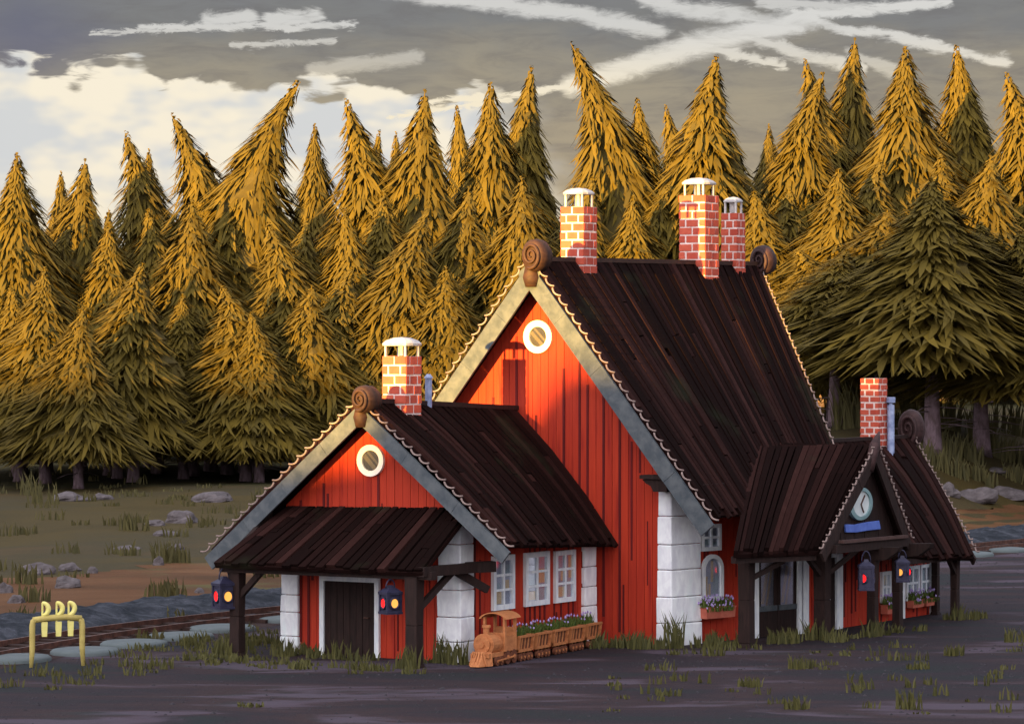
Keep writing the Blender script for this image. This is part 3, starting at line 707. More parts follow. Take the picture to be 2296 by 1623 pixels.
# canopy timbers along the platform side
for (s, L, z1, w) in ((1.95, .6, 2.75, .34), (2.45, 4.0, 2.35, .36), (3.1, 5.75, 2.35, .26), (2.9, 7.75, 2.35, .24), (2.75, 11.9, 1.95, .22), (1.55, 13.2, 2.6, .2)): porch_post(s, L, z1, w)
mb = MB(); mb.bar((2.15, -.5, 2.34), (3.0, 2.4, 2.30), .18, .18); mb.build('porch_beam', 'dark_timber', ST)
mb = MB(); mb.bar((2.9, 8.0, 1.86), (2.9, 12.2, 1.80), .18, .16); mb.build('porch_beam', 'dark_timber', ST)
mb = MB(); mb.bar((3.3, 2.9, 2.48), (3.3, 7.3, 2.46), .22, .22); mb.build('porch_beam', 'dark_timber', ST)
mb = MB(); mb.bar((3.4, 3.2, 2.66), (3.4, 7.2, 2.62), .16, .08); mb.build('porch_beam', 'timber_light', ST)
def carved_end(L):
    mb = MB(); mb.prism([(2.9, L-.13, 2.38), (3.95, L-.13, 2.42), (3.9, L-.13, 2.30), (3.55, L-.13, 2.06), (2.9, L-.13, 2.02)], (0, .26, 0)); mb.build('beam_end', 'dark_timber', ST)
carved_end(5.72); carved_end(7.75)
for a, b in (((1.98, .65, 1.75), (2.6, 1.5, 2.25)), ((2.45, 3.9, 1.7), (2.55, 2.9, 2.25)), ((2.5, 4.1, 1.7), (3.0, 5.0, 2.35)), ((2.78, 11.8, 1.35), (2.85, 11.2, 1.8)), ((3.1, 5.85, 1.9), (3.2, 6.4, 2.4))): brace(a, b, .11)
# dormer front board, clock and sign
DF = Pl((2.95, 0, 0), (0, 1), (1, 0))
mb = MB(); n = 15
for i in range(n):
    a, b = 2.9+i*4.4/n, 2.9+(i+1)*4.4/n-.012
    t = lambda u: 5.0-(5.6-u)*.85 if u < 5.6 else 5.0-(u-5.6)*1.22
    if min(t(a), t(b)) > 2.5: DF.prism(mb, [(a, 2.45), (b, 2.45), (b, t(b)), (a, t(a))], -.05, random.uniform(0, .02))
mb.build('gable_board', 'dark_timber', ST)
cu, cz, rx, rz = 5.1, 3.58, .70, .44
mb = MB(); a = ringpts(cu, cz, rx, rz, 32); b = ringpts(cu, cz, rx*.76, rz*.78, 32)
for i in range(32): mb.hexa([DF(*a[i], .03), DF(*a[i+1], .03), DF(*b[i+1], .03), DF(*b[i], .03), DF(*a[i], .13), DF(*a[i+1], .13), DF(*b[i+1], .15), DF(*b[i], .15)])
ck = mb.build('clock', 'clock_rim', ST)
mb = MB(); DF.prism(mb, b[:-1], .03, .10); mb.build('clock_face', 'clock_face', ck)
for q in ((.20, .24), (-.10, .0), (.12, -.22)): pass
mb = MB(); mb.bar(DF(cu, cz-.02, .115), DF(cu+.24, cz+.22, .115), .045, .02, up=(1, 0, 0)); mb.bar(DF(cu, cz-.02, .122), DF(cu+.16, cz-.24, .122), .04, .02, up=(1, 0, 0)); mb.build('clock_hands', 'iron', ck)
mb = MB(); q = [(4.2, 3.07), (4.8, 3.04), (5.5, 3.07), (6.3, 3.08), (6.4, 2.84), (5.6, 2.84), (4.9, 2.82), (4.26, 2.85)]; DF.prism(mb, q, .03, .09); bev(mb.build('sign_board', 'blue_sign', ST), .015)

# ------------------------------------------------------------------ hanging lanterns
def lantern(s, L, ztop, zbot, w, faces, label, rz=0., flat=False):
    X, Y = wor(s, L)
    r = empty('lantern', (X, Y, zbot), rz, label, 'lantern', 'lanterns hanging from the porch roofs')
    h = ztop-zbot; b = h*.62; q = w/2; mb = MB()
    mb.box((0, 0, .03), (w*1.06, w*1.06, .06)); mb.box((0, 0, b-.03), (w*1.06, w*1.06, .06))
    for x, y in ((-1, -1), (1, -1), (1, 1), (-1, 1)): mb.box((x*(q-.03), y*(q-.03), b/2), (.06, .06, b))
    mb.box((0, 0, b/2), (w*.86, w*.86, b-.06))
    mb.box((0, 0, b+.05), (w*1.1, w*1.1, .10), 0, None, .45); mb.box((0, 0, b+.13), (w*.4, w*.4, .08), 0, None, .6)
    mb.build('body', 'lantern_metal', r)
    mb = MB(); pts = [(q*.6*cos(a), 0, b+.1+(h-b-.12)*sin(a)) for a in [pi*i/12 for i in range(13)]]; mb.tube(pts, .018, 6); mb.build('handle', 'lantern_metal', r, True)
    for (nx, ny, m) in faces:
        mb = MB(); n = Vector((nx, ny, 0)); u = Vector((-ny, nx, 0)); c = Vector((0, 0, b*.5))+n*(w*.43)
        pts = [c+u*(w*.24*cos(2*pi*i/16))+Vector((0, 0, w*.27*sin(2*pi*i/16))) for i in range(16)]; mb.prism(pts, n*.025)
        mb.build('lamp_glass', m, r)
        mb = MB(); mb.tube([c+n*.02+u*(w*.29*cos(2*pi*i/16))+Vector((0, 0, w*.32*sin(2*pi*i/16))) for i in range(17)], .028, 6); mb.build('bezel', 'lantern_metal', r, True)
    return r
D1 = (-sin(radians(35)), -cos(radians(35)))
lantern(-8.02, -8.65, 2.26, 1.22, .46, [(-1, 0, 'red_lamp'), (0, -1, 'amber_lamp')], 'dark blue box lantern hanging on the outer left side of the left porch post', radians(32))
lantern(-2.95, -8.75, 2.16, 1.30, .42, [(-1, 0, 'red_lamp'), (0, -1, 'amber_lamp')], 'dark blue box lantern hanging between the porch door and the right porch post', radians(32))
lantern(3.55, 4.4, 2.38, 1.32, .40, [(-.5, -.866, 'red_lamp'), (1, -.3, 'amber_lamp')], 'dark lantern with large red glass hanging under the clock gable, left of the slanted post', 0)
lantern(3.6, 6.55, 2.30, 1.42, .36, [(1, -.5, 'red_lamp'), (-.45, -.9, 'amber_lamp')], 'dark lantern with amber glass at left, right of the posts under the clock gable', 0)

# ------------------------------------------------------------------ flowers
def bunch(mb, c, dx, dy, h, n, U=(1, 0), fl=.25, k0=0):
    """leaf blades and small blossoms in a box-shaped bunch: slot 0 leaf, slot 1 petal"""
    for _ in range(n):
        u, v = random.uniform(-dx, dx), random.uniform(-dy, dy); x, y = c[0]+U[0]*u-U[1]*v, c[1]+U[1]*u+U[0]*v
        a = random.uniform(0, 2*pi); ht = h*random.uniform(.4, 1.1); ln = random.uniform(.02, .10); w = random.uniform(.012, .028)
        tip = (x+cos(a)*ln, y+sin(a)*ln, c[2]+ht); m = (x+cos(a)*ln*.3, y+sin(a)*ln*.3, c[2]+ht*.55)
        px, py = -sin(a)*w, cos(a)*w
        mb.poly([(x-px*.5, y-py*.5, c[2]-.02), (x+px*.5, y+py*.5, c[2]-.02), (m[0]+px, m[1]+py, m[2]), tip, (m[0]-px, m[1]-py, m[2])], 0)
        if random.random() < fl:
            r = random.uniform(.02, .038); p = tip
            T = [(p[0]+r, p[1], p[2]), (p[0], p[1]+r, p[2]), (p[0]-r, p[1], p[2]), (p[0], p[1]-r, p[2])]; t2 = (p[0], p[1], p[2]+r*1.7); b2 = (p[0], p[1], p[2]-r)
            for i in range(4): mb.poly([T[i], T[(i+1) % 4], t2], 1); mb.poly([T[(i+1) % 4], T[i], b2], 1)
def flower_box(pl, u0, u1, z0, z1, dep, label, n=130, hang=.0):
    c = pl((u0+u1)/2, 0, 0); X, Y = wor(c.x, c.y)
    dU = pl.U; ang = atan2(dU.y, dU.x)-TH
    r = empty('flower_box', (X, Y, z0), ang, label, 'flower box', 'terracotta flower boxes under the platform-side windows')
    hw = (u1-u0)/2; mb = MB(); h = z1-z0; t = .03
    sgn = -1   # outward is local -y
    def tr(x, y, z, q=1.): return (x*q, -y, z)
    P = lambda x0, x1, y0, y1, a, b: mb.hexa([tr(x0, y0, a), tr(x1, y0, a), tr(x1, y1, a), tr(x0, y1, a), tr(x0*1.04, y0, b), tr(x1*1.04, y0, b), tr(x1*1.04, y1+.02, b), tr(x0*1.04, y1+.02, b)])
    P(-hw*.92, hw*.92, .06, .06+dep, 0, h*.93); P(-hw*.97, hw*.97, .045, .08+dep, h*.90, h)
    mb.build('trough', 'terracotta', r)
    m2 = MB(); bunch(m2, (0, -.06-dep/2, h), hw*1.02, dep*.55, .26, n, (1, 0), .32); bunch(m2, (0, -.1-dep, h-.1), hw*.95, .05, .17, n//3, (1, 0), .25)
    m2.build('flowers', ['leaf', 'petal'], r, False, False)
    return r
flower_box(SM, 1.05, 2.3, .66, .96, .28, 'wide terracotta flower box with purple flowers under the arched window', 190)
flower_box(SE, 9.9, 10.6, .24, .50, .2, 'small terracotta flower box half hidden behind the posts under the clock gable', 90)
flower_box(SE, 11.62, 12.4, .30, .52, .2, 'terracotta flower box under the left of the two end windows', 100)
flower_box(SE, 12.52, 13.28, .30, .52, .2, 'terracotta flower box under the right of the two end windows, beside the white corner board', 100)

# ------------------------------------------------------------------ wooden train planter
TA, TB = (-1.0, -7.95), (-1.72, -1.05)
tv = Vector((TB[0]-TA[0], TB[1]-TA[1])); tl = tv.length; tv.normalize()
tang = atan2(tv.y, tv.x)-TH        # local +x points from engine to last wagon
def tpos(d): return wor(TA[0]+tv.x*d, TA[1]+tv.y*d)
def wheel(parent, x, y, r, name='wheel'):
    mb = MB(); mb.tube([(x, y-.035, r), (x, y+.035, r)], r, 18); mb.tube([(x, y-.05, r), (x, y+.05, r)], r*.35, 10, 1); return mb.build(name, ['train_dark', 'train_wood'], parent)
p = tpos(0)
E_ = empty('toy_locomotive', (p[0], p[1], .02), tang, 'brown wooden toy steam engine standing at the wing wall before its flower wagons', 'planter')
mb = MB(); mb.box((1.0, 0, .27), (1.55, .5, .10)); mb.build('chassis', 'train_wood', E_)
mb = MB(); mb.tube([(.42, 0, .52), (1.05, 0, .52)], .25, 20); mb.tube([(.44, 0, .52), (.50, 0, .52)], .275, 20); mb.tube([(.9, 0, .52), (.95, 0, .52)], .265, 20); mb.build('boiler', 'train_wood', E_, False)
mb = MB(); mb.tube([(.36, 0, .52), (.42, 0, .52)], .20, 20); mb.tube([(.30, 0, .52), (.36, 0, .52)], .07, 12)
for i in range(10): a = 2*pi*i/10; mb.box((.39, .17*cos(a), .52+.17*sin(a)), (.09, .03, .03))
mb.build('smokebox_door', 'train_wood', E_)
mb = MB(); mb.tube([(.6, 0, .74), (.6, 0, .93)], [.065, .08], 12); mb.tube([(.6, 0, .93), (.6, 0, .99)], [.11, .11], 12); mb.build('smokestack', 'train_wood', E_)
mb = MB()   # cab with open sides
for x, y in ((1.08, -.27), (1.08, .27), (1.66, -.27), (1.66, .27)): mb.box((x, y, .74), (.09, .06, .84))
mb.box((1.37, -.27, .50), (.58, .05, .36)); mb.box((1.37, .27, .5), (.58, .05, .36)); mb.box((1.66, 0, .6), (.05, .5, .56)); mb.box((1.06, 0, .55), (.05, .5, .45))
mb.build('cab', 'train_wood', E_)
mb = MB(); n = 8
for i in range(n):
    a, b = pi*(.08+.84*i/n), pi*(.08+.84*(i+1)/n); f_ = lambda q, r, x: (x, -r*cos(q), 1.06+r*.55*sin(q))
    mb.hexa([f_(a, .34, .95), f_(b, .34, .95), f_(b, .34, 1.8), f_(a, .34, 1.8), f_(a, .39, .95), f_(b, .39, .95), f_(b, .39, 1.8), f_(a, .39, 1.8)])
mb.build('cab_roof', 'train_wood', E_)
mb = MB(); mb.hexa([(-.08, -.12, .02), (-.08, .12, .02), (.36, .30, .02), (.36, -.30, .02), (.22, -.12, .36), (.22, .12, .36), (.36, .26, .36), (.36, -.26, .36)])
for y in (-.2, -.12, -.04, .04, .12, .2): mb.bar((.16-abs(y)*.1, y*.7, .36), (-.10+abs(y)*1.2, y*1.15, .03), .035, .03)
mb.build('cowcatcher', 'train_wood', E_)
for y in (-.27, .27):
    for x, r in ((.62, .11), (.86, .11), (1.2, .17), (1.56, .17)): wheel(E_, x, y, r)
    mb = MB(); mb.bar((.62, y*1.24, .13), (1.56, y*1.24, .18), .04, .03); mb.build('coupling_rod', 'train_wood', E_)
WL = (tl-1.75)/5
def wagon():
    p = tpos(1.85+0*WL); r = empty('flower_wagon', (p[0], p[1], .02), tang); ln = WL-.2; h0, h1 = .24, .62; mb = MB()
    for sy in (-1, 1):
        m = 9
        for i in range(m):
            a, b = ln*i/m+.008, ln*(i+1)/m-.008
            lean = .05
            mb.hexa([(a, sy*.24, h0), (b, sy*.24, h0), (b, sy*.20, h0), (a, sy*.20, h0), (a, sy*(.24+lean), h1), (b, sy*(.24+lean), h1), (b, sy*(.20+lean), h1), (a, sy*(.20+lean), h1)], i % 2)
        mb.bar((-.03, sy*.30, h1-.01), (ln+.03, sy*.30, h1-.01), .06, .06); mb.bar((0, sy*.25, h0+.02), (ln, sy*.25, h0+.02), .05, .07)
        for x in (.02, ln-.02): mb.bar((x, sy*.265, h0), (x, sy*.305, h1), .06, .04)
    for x in (0, ln-.04): mb.box((x+.02, 0, (h0+h1)/2), (.04, .5, h1-h0))
    mb.box((ln/2, 0, h0+.02), (ln, .44, .05)); mb.box((ln/2, 0, h1-.10), (ln-.08, .46, .03), 1); mb.bar((ln, 0, .22), (ln+.2, 0, .22), .05)
    mb.build('tub', ['train_wood', 'train_dark'], r)
    for y in (-.25, .25):
        for x in (ln*.18, ln*.42, ln*.70, ln*.90): wheel(r, x, y, .095)
    m2 = MB(); bunch(m2, (ln/2, 0, h1-.08), ln*.40, .2, .33, 130, (1, 0), .12); m2.build('flowers', ['leaf', 'petal'], r, False, False)
    return r
wg = wagon(); reg(wg)
WLAB = ['slatted toy wagon full of purple flowers coupled directly behind the toy engine', 'slatted toy flower wagon second behind the toy engine, below the middle window',
        'slatted toy flower wagon in the middle of the five, with wagons on both sides', 'slatted toy flower wagon next to last, below the right window of the wing',
        'slatted toy flower wagon at the tail, below the white pillar behind it']
for i in range(5):
    o = wg if i == 0 else copy_tree(wg)
    p = tpos(1.85+i*WL); o.location = (p[0], p[1], .02); tag(o, WLAB[i], 'planter', 'flower wagons of the toy train')

# ------------------------------------------------------------------ yellow peg stand
r = empty('peg_stand', (-11.1, 87.1, 0), radians(20), 'yellow frame stand with three looped pegs through its crossbar, left of the station', 'stand')
for x in (-.62, .62):
    mb = MB(); sg = 1 if x > 0 else -1
    mb.tube([(x+sg*.03, 0, -.05), (x+sg*.0, 0, .45), (x, 0, 1.0), (x-sg*.02, 0, 1.12), (x-sg*.1, 0, 1.18)], [.045, .07, .075, .075, .07], 8); mb.build('leg', 'yellow_frame', r, True)
mb = MB(); mb.tube([(-.60, 0, 1.16), (-.2, 0, 1.20), (.2, 0, 1.215), (.60, 0, 1.17)], [.075, .08, .08, .075], 8); mb.build('crossbar', 'yellow_frame', r, True)
for i, x in enumerate((-.32, .03, .33)):
    mb = MB(); mb.box((x, 0, .93), (.12, .06, .36), 0, None, 1.25)
    mb.bar((x-.05, 0, 1.1), (x-.05, 0, 1.58), .04); mb.build('peg', 'yellow_peg', r)
    mb = MB(); mb.tube([(x-.05+.15*sin(a)*(1 if True else 1), 0, 1.42-.15*cos(a)) for a in [pi*k/12 for k in range(13)]], [.04+.025*sin(pi*k/12) for k in range(13)], 8); mb.build('loop', 'yellow_peg', r, True)

# ------------------------------------------------------------------ railway track
r = empty('railway_track', (-12.24, 88.4, 0), 0, 'rusty brown railway track running behind the platform edge slabs', 'railway track')
def at(root, p): return (p[0]-root.location.x, p[1]-root.location.y, p[2])
for d in (-.65, -2.1):
    mb = MB(); pts = [toff(1+i*.05, d) for i in range(0, 150)]
    for a, b in zip(pts, pts[1:]):
        A, B = at(r, (*a, H(*a)+.16)), at(r, (*b, H(*b)+.16)); mb.bar(A, B, .08, .14)
    mb.build('rail', 'iron', r)
for i in range(78):
    t = 1.0+i*.085
    if 3.55 < t < 5.75: continue
    a, b = toff(t, -.2), toff(t, -2.55); mb = MB(); mb.bar(at(r, (*a, H(*a)+.05)), at(r, (*b, H(*b)+.05)), .26, .12); mb.build('sleeper', 'sleeper', r)
# ------------------------------------------------------------------ platform edge slabs
def slab_mesh(sx, sy, sz, seed):
    mb = MB(); n = 18; rings = [(1.0, -.6), (1.0, .35), (.93, .8), (.72, 1.), (0, 1.03)]
    for rr, z in rings:
        for j in range(n):
            a = 2*pi*j/n; q = 1+.06*mnoise.noise(Vector((cos(a)*1.3, sin(a)*1.3, seed)))
            mb.v.append((cos(a)*sx*rr*q, sin(a)*sy*rr*q, z*sz))
    for i in range(4):
        for j in range(n): mb.f.append((i*n+j, i*n+(j+1) % n, (i+1)*n+(j+1) % n, (i+1)*n+j)); mb.k.append(0)
    return mb.build('edge_slab', 'slab', None, True)
SLAB = ['rounded grey edge slab cut off by the left edge of the picture, left of the yellow stand', 'rounded grey edge slab seen between the legs of the yellow stand',
        'rounded grey edge slab just to the right of the yellow stand', 'rounded grey edge slab midway between yellow stand and porch',
        'rounded grey edge slab ending just left of the hanging porch lantern', 'rounded grey edge slab seen between left porch post and white wing pillar',
        'pale grey edge slab just beyond the far right canopy post', 'pale grey edge slab right of the one beside the far canopy post', 'pale grey edge slab cut by the right picture edge']
sp_ = [(-12.35, 88.6), (-10.85, 90.7), (-9.85, 93.0), (-8.85, 95.3), (-7.95, 97.9), (-6.35, 101.1), (16.9, 131.6), (18.6, 134.4), (20.2, 136.9)]
for i, (x, y) in enumerate(sp_):
    o = slab_mesh(.88, .98, .10, i*3.1); o.location = (x, y, H(x, y)+.05); o.rotation_euler = (0, 0, radians(-28+i*2)); o.scale = (1, random.uniform(.9, 1.1), 1)
    tag(o, SLAB[i], 'stone slab', 'grey slabs along the platform edge')
# ------------------------------------------------------------------ rocks in the meadow
def rock(px, py, wpx, hpx, label, z0=None):
    X, Y = sight(px, py); sx = wpx/2*Y/8000; sz = hpx*Y/8000*.95
    mb = MB(); n, m = 14, 8; sd_ = px*.13
    for i in range(m+1):
        for j in range(n):
            a, e = 2*pi*j/n, -.35+(pi/2+.35)*i/m
            p = Vector((cos(a)*cos(e), sin(a)*cos(e), sin(e)))
            q = 1+.35*mnoise.noise(p*1.2+Vector((sd_, 0, 0)))+.15*mnoise.noise(p*3+Vector((0, sd_, 0)))
            mb.v.append((p.x*sx*q, p.y*sx*.9*q, p.z*sz*q))
    for i in range(m):
        for j in range(n): mb.f.append((i*n+j, i*n+(j+1) % n, (i+1)*n+(j+1) % n, (i+1)*n+j)); mb.k.append(0)
    o = mb.build('rock', 'rock', None, False); o.location = (X, Y, H(X, Y)); return tag(o, label, 'rock', 'pale rocks lying in the meadow')
for a in [(160, 1122, 95, 18, 'broad pale rock in the upper meadow at left, near the pale tree trunk'),
          (232, 1120, 40, 14, 'small pale rock right beside the broad rock in the upper left meadow'),
          (478, 1124, 90, 22, 'broad pale rock high in the meadow, left of the wing gable verge'),
          (372, 1200, 60, 12, 'low pale rock at the front of the rock group in the mid meadow'),
          (410, 1172, 80, 30, 'largest of the pale rocks grouped in the middle of the meadow'),
          (348, 1178, 50, 14, 'flat pale rock at the left of the mid-meadow group'),
          (396, 1232, 36, 14, 'lone pale rock just above the brown dirt strip, left of the wing eave'),
          (285, 1231, 60, 7, 'thin flat pale stone lying low in the lower meadow'),
          (82, 1287, 76, 26, 'wide mauve rock on the upper edge of the dirt strip at far left'),
          (155, 1280, 52, 17, 'smaller mauve rock beside the wide one on the dirt strip edge'),
          (150, 1318, 62, 26, 'round mauve rock in the middle of the dirt strip at left'),
          (36, 1352, 36, 20, 'small mauve rock low on the dirt strip above the yellow stand'),
          (8, 1330, 42, 24, 'mauve rock on the dirt strip cut by the left picture edge'),
          (208, 1285, 24, 16, 'little brownish rock right of the mauve rocks on the dirt strip'),
          (356, 1268, 24, 20, 'little dark rock on the dirt strip midway to the wing eave'),
          (448, 1330, 24, 12, 'little pale stone on the dirt strip just left of the hanging lantern'),
          (2128, 1110, 50, 24, 'tilted pale rock in the right meadow, nearest the rear wing verge'),
          (2190, 1122, 90, 30, 'wide pale boulder in the right meadow behind the rear wing'),
          (2262, 1112, 80, 22, 'pale flat-topped rock in the right meadow near the picture edge'),
          (2235, 1060, 50, 10, 'small pale stone in the grass above the right meadow boulders')]: rock(*a)

# ------------------------------------------------------------------ grasses
def blades(mb, X, Y, n, rad, h, w=.02, z=0.):
    for _ in range(n):
        a = random.uniform(0, 2*pi); q = rad*sqrt(random.random()); x, y = X+cos(a)*q, Y+sin(a)*q*.7; b = random.uniform(-.5, .5)
        ht = h*random.uniform(.5, 1.15); lx = random.uniform(-.35, .35)*ht; z0 = H(x, y)+z
        ww = w*random.uniform(.7, 1.4)
        mb.poly([(x-ww, y, z0-.03), (x+ww, y, z0-.03), (x+ww*.8+lx*.4, y+b*.1, z0+ht*.6), (x+lx, y+b*.2, z0+ht), (x-ww*.8+lx*.4, y+b*.1, z0+ht*.6)])
mb = MB()
def wallrun(p, q, n, off, h=.35, k=14):
    for i in range(n):
        t = random.random(); s, L = p[0]+(q[0]-p[0])*t, p[1]+(q[1]-p[1])*t; X, Y = wor(s+random.uniform(*off[0]), L+random.uniform(*off[1])); blades(mb, X, Y, k, .28, h*random.uniform(.5, 1.2), .022)
wallrun((-7.6, -7.0), (-2.2, -7.0), 15, ((-.2, .2), (-.9, 0)), .3)
wallrun((-8.2, -9.2), (-1.4, -9.3), 20, ((-.5, .3), (-.9, .7)), .22, 16)
wallrun((-7.5, -10), (-2.5, -9.9), 13, ((-.5, .5), (-.8, .6)), .16, 12)
wallrun((-1.9, -.7), (0, -.4), 13, ((-.2, .3), (-.9, 0)), .42, 18)
wallrun((.2, .2), (2.5, 4.4), 24, ((.1, 1.1), (-1.2, 0)), .36, 16)
wallrun((2.5, 4), (3.3, 8), 7, ((.1, .5), (-.4, .4)), .35, 14)
wallrun((2.5, 11.6), (3, 12.6), 5, ((-.2, .5), (-.4, .4)), .3, 14)
for (s, L, h, n) in ((-8.0, -8.7, .55, 40), (-2.3, -9.0, .55, 46), (-2.4, -7.2, .75, 22), (.4, -.5, .9, 34), (2.4, 3.6, .55, 36), (3.2, 5.4, .5, 26), (-7.2, -7.3, .45, 26), (-1.9, -7.4, .6, 30), (-5.2, -7.6, .45, 26), (2.9, 11.7, .5, 20)):
    X, Y = wor(s, L); blades(mb, X, Y, n, .30, h, .022)
for _ in range(90):
    t = random.uniform(1.6, 3.3); X, Y = toff(t, random.uniform(.9, 4.5)); blades(mb, X, Y, 12, .3, random.uniform(.1, .34), .02)
for _ in range(70):
    X, Y = random.uniform(2, 15), random.uniform(76, 93); blades(mb, X, Y, 9, .22, random.uniform(.08, .3), .02)
for (px, py, h) in ((1680, 1540, .25), (1795, 1500, .35), (1790, 1590, .3), (2040, 1590, .45), (2275, 1440, .4), (1500, 1560, .2), (1600, 1470, .3), (560, 1585, .12), (2140, 1470, .3), (2060, 1500, .2)):
    Y = 64000/(py-760); blades(mb, (px-1148)*Y/8000, Y, 34, .30, h, .022)
tag(mb.build('grass', 'grass_blade', fix=False), kind='stuff')
mb = MB()
for _ in range(1500):
    Y = random.uniform(104, 235); X = random.uniform(-.150, .150)*Y
    s, L = loc(X, Y); d = -(s+10)
    if d < 5.5: continue
    dens = .03 if d < 20 else .15
    if random.random() > dens: continue
    blades(mb, X, Y, 14, random.uniform(.3, 1.0), random.uniform(.2, .6), .035)
for (px, py, h, n) in ((375, 1260, 1.5, 22), (395, 1262, 1.6, 22), (390, 1345, 1.3, 30), (355, 1340, 1.2, 24), (400, 1370, 1.0, 20), (60, 1310, 1.3, 30), (40, 1400, 1.1, 24), (75, 1350, 1.2, 22), (565, 1265, 1., 26), (640, 1255, 1., 22), (600, 1295, .9, 18), (100, 1130, 2.2, 26), (75, 1110, 2.4, 20), (1890, 930, 3, 60), (1930, 930, 3, 60), (2050, 940, 3, 60), (2120, 960, 2.2, 60), (1900, 960, 2.5, 50), (2200, 990, 2., 40), (2260, 970, 2., 40), (337, 1440, .7, 20), (395, 1395, .8, 16), (600, 1120, 1.4, 30), (300, 1190, 1.5, 40), (560, 1190, 1.3, 30), (2080, 1000, 2., 60), (2120, 1020, 1.2, 60), (2170, 1030, 1.2, 60), (2240, 1025, 1.2, 60), (2290, 1040, 1.2, 50), (2140, 1065, 1., 50), (2210, 1085, .9, 40), (2280, 1080, .9, 40), (2100, 1050, 1.2, 40)):
    X, Y = sight(px, py)
    blades(mb, X, Y, n, .45*Y/100, h*(.5 if px < 1500 else .9), .04)
tag(mb.build('meadow_grass', 'meadow_blade', fix=False), kind='stuff')

mb = MB()
for _ in range(3600):
    t = random.uniform(1.2, 6.5); X, Y = toff(t, random.uniform(.6, 26)**1.0); sl = loc(X, Y)
    if -8 < sl[0] < 1.3 and -6.8 < sl[1] < 13.5: continue
    r_ = random.uniform(.015, .05)*(1.6 if random.random() < .08 else 1); z = H(X, Y)+.012; a = random.uniform(0, 6.28)
    q = [(X+cos(a+k*1.571)*r_*(1+.3*(k % 2)), Y+sin(a+k*1.571)*r_*(1+.3*(k % 2)), z) for k in range(4)]
    top = (X+random.uniform(-.3, .3)*r_, Y, z+r_*.7)
    for k in range(4): mb.poly([q[k], q[(k+1) % 4], top])
tag(mb.build('gravel_stones', 'pebble', fix=False), kind='stuff')

# ------------------------------------------------------------------ conifers
def crown_mesh(seed, tip, N=4300, wk=1., raw=False):
    """unit conifer 20 m tall, radius about 3.6 m: drooping needle sprays hung in uneven tiers round a dark core"""
    R = random.Random(seed); mb = MB(); Hh = 20.; zb = 3.2
    tiers = R.randint(6, 8); ph = R.random()
    def bend(z):
        t = max(0, (z-Hh*.62)/(Hh*.38)); return tip*t*t
    def rad(t):   # t: 0 crown bottom .. 1 tip
        f = (t*tiers+ph) % 1.
        return 4.7*((1-t)**.98)*(1.0-.26*f)+.10+.25*(1-t)
    n = 12; ring = []
    K = 14
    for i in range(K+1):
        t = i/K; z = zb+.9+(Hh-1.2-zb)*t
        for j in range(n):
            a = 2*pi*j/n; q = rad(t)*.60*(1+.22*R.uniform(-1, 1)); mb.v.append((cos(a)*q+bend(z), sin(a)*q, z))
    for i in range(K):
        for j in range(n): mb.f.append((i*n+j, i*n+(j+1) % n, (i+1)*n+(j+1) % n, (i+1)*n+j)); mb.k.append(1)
    lop = [1+.28*R.uniform(-1, 1) for _ in range(9)]
    for i in range(N):
        t = 1-(1-(i+R.random())/N)**.62            # more sprays low down
        t = min(t, .985); z = zb+(Hh-zb)*t
        a = R.uniform(0, 2*pi); la = lop[int(a/(2*pi)*9)]
        rr = rad(t)*la*R.uniform(.74, 1.12); ln = (.30+2.5*(1-t)-.1*(1-t)**2)*R.uniform(.5, 1.35); w = wk*(.045+.05*(1-t))*R.uniform(.5, 1.6)
        flare = R.uniform(.25, .75); da = R.uniform(-.25, .25)
        pts = []
        for k in range(5):
            u = k/4
            q = rr*(.55+.40*u)+ln*.24*flare*u*u; zz = z+ln*.45-ln*(.25*u+.75*u**1.35)+ (.18*ln*max(0, u-.75) if flare > .55 else 0)
            ang = a+da*u
            pts.append(Vector((cos(ang)*q+bend(zz), sin(ang)*q, max(zz, 1.15+R.random()*1.0))))
        side = Vector((-sin(a), cos(a), R.uniform(-.25, .25))); ws = [.5, 1., .95, .7, .06]
        b = len(mb.v)
        for p, s_ in zip(pts, ws): mb.v += [tuple(p-side*w*s_), tuple(p+side*w*s_)]
        for k in range(4): mb.f.append((b+2*k, b+2*k+1, b+2*k+3, b+2*k+2)); mb.k.append(0)
    mb.tube([(bend(Hh-2.2), 0, Hh-2.2), (bend(Hh-1), 0, Hh-1), (bend(Hh+.2), 0, Hh+.2)], [.09, .06, .01], 5)
    for i in range(40):                              # leader and its last short sprays
        z = Hh-R.random()**1.3*3.; a = R.uniform(0, 2*pi); ln = .10+(Hh-z)*.33; w = .05
        p0 = Vector((bend(z), 0, z+.3)); p1 = p0+Vector((cos(a)*ln, sin(a)*ln, -ln*R.uniform(.6, 1.4))); sd2 = Vector((-sin(a), cos(a), 0))*w; pm = (p0+p1)/2+Vector((0, 0, .08))
        b = len(mb.v); mb.v += [tuple(p0-sd2*.3), tuple(p0+sd2*.3), tuple(pm-sd2*1.4), tuple(pm+sd2*1.4), tuple(p1)]
        mb.f += [(b, b+1, b+3, b+2), (b+2, b+3, b+4)]; mb.k += [0, 0]
    if raw: return mb
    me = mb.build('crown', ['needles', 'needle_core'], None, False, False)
    return me
def trunk_mesh():
    mb = MB(); mb.tube([(0, 0, -.6), (0.02, 0, .4), (.0, .02, 3), (0, 0, 9), (0, 0, 15)], [.36, .27, .22, .15, .05], 9)
    for i in range(9):
        a = random.uniform(0, 2*pi); z = random.uniform(1.6, 3.4); mb.tube([(0, 0, z), (cos(a)*.7, sin(a)*.7, z-.1), (cos(a)*1.4, sin(a)*1.4, z-.45)], [.05, .035, .01], 5)
    return mb.build('trunk', 'bark', None, True)
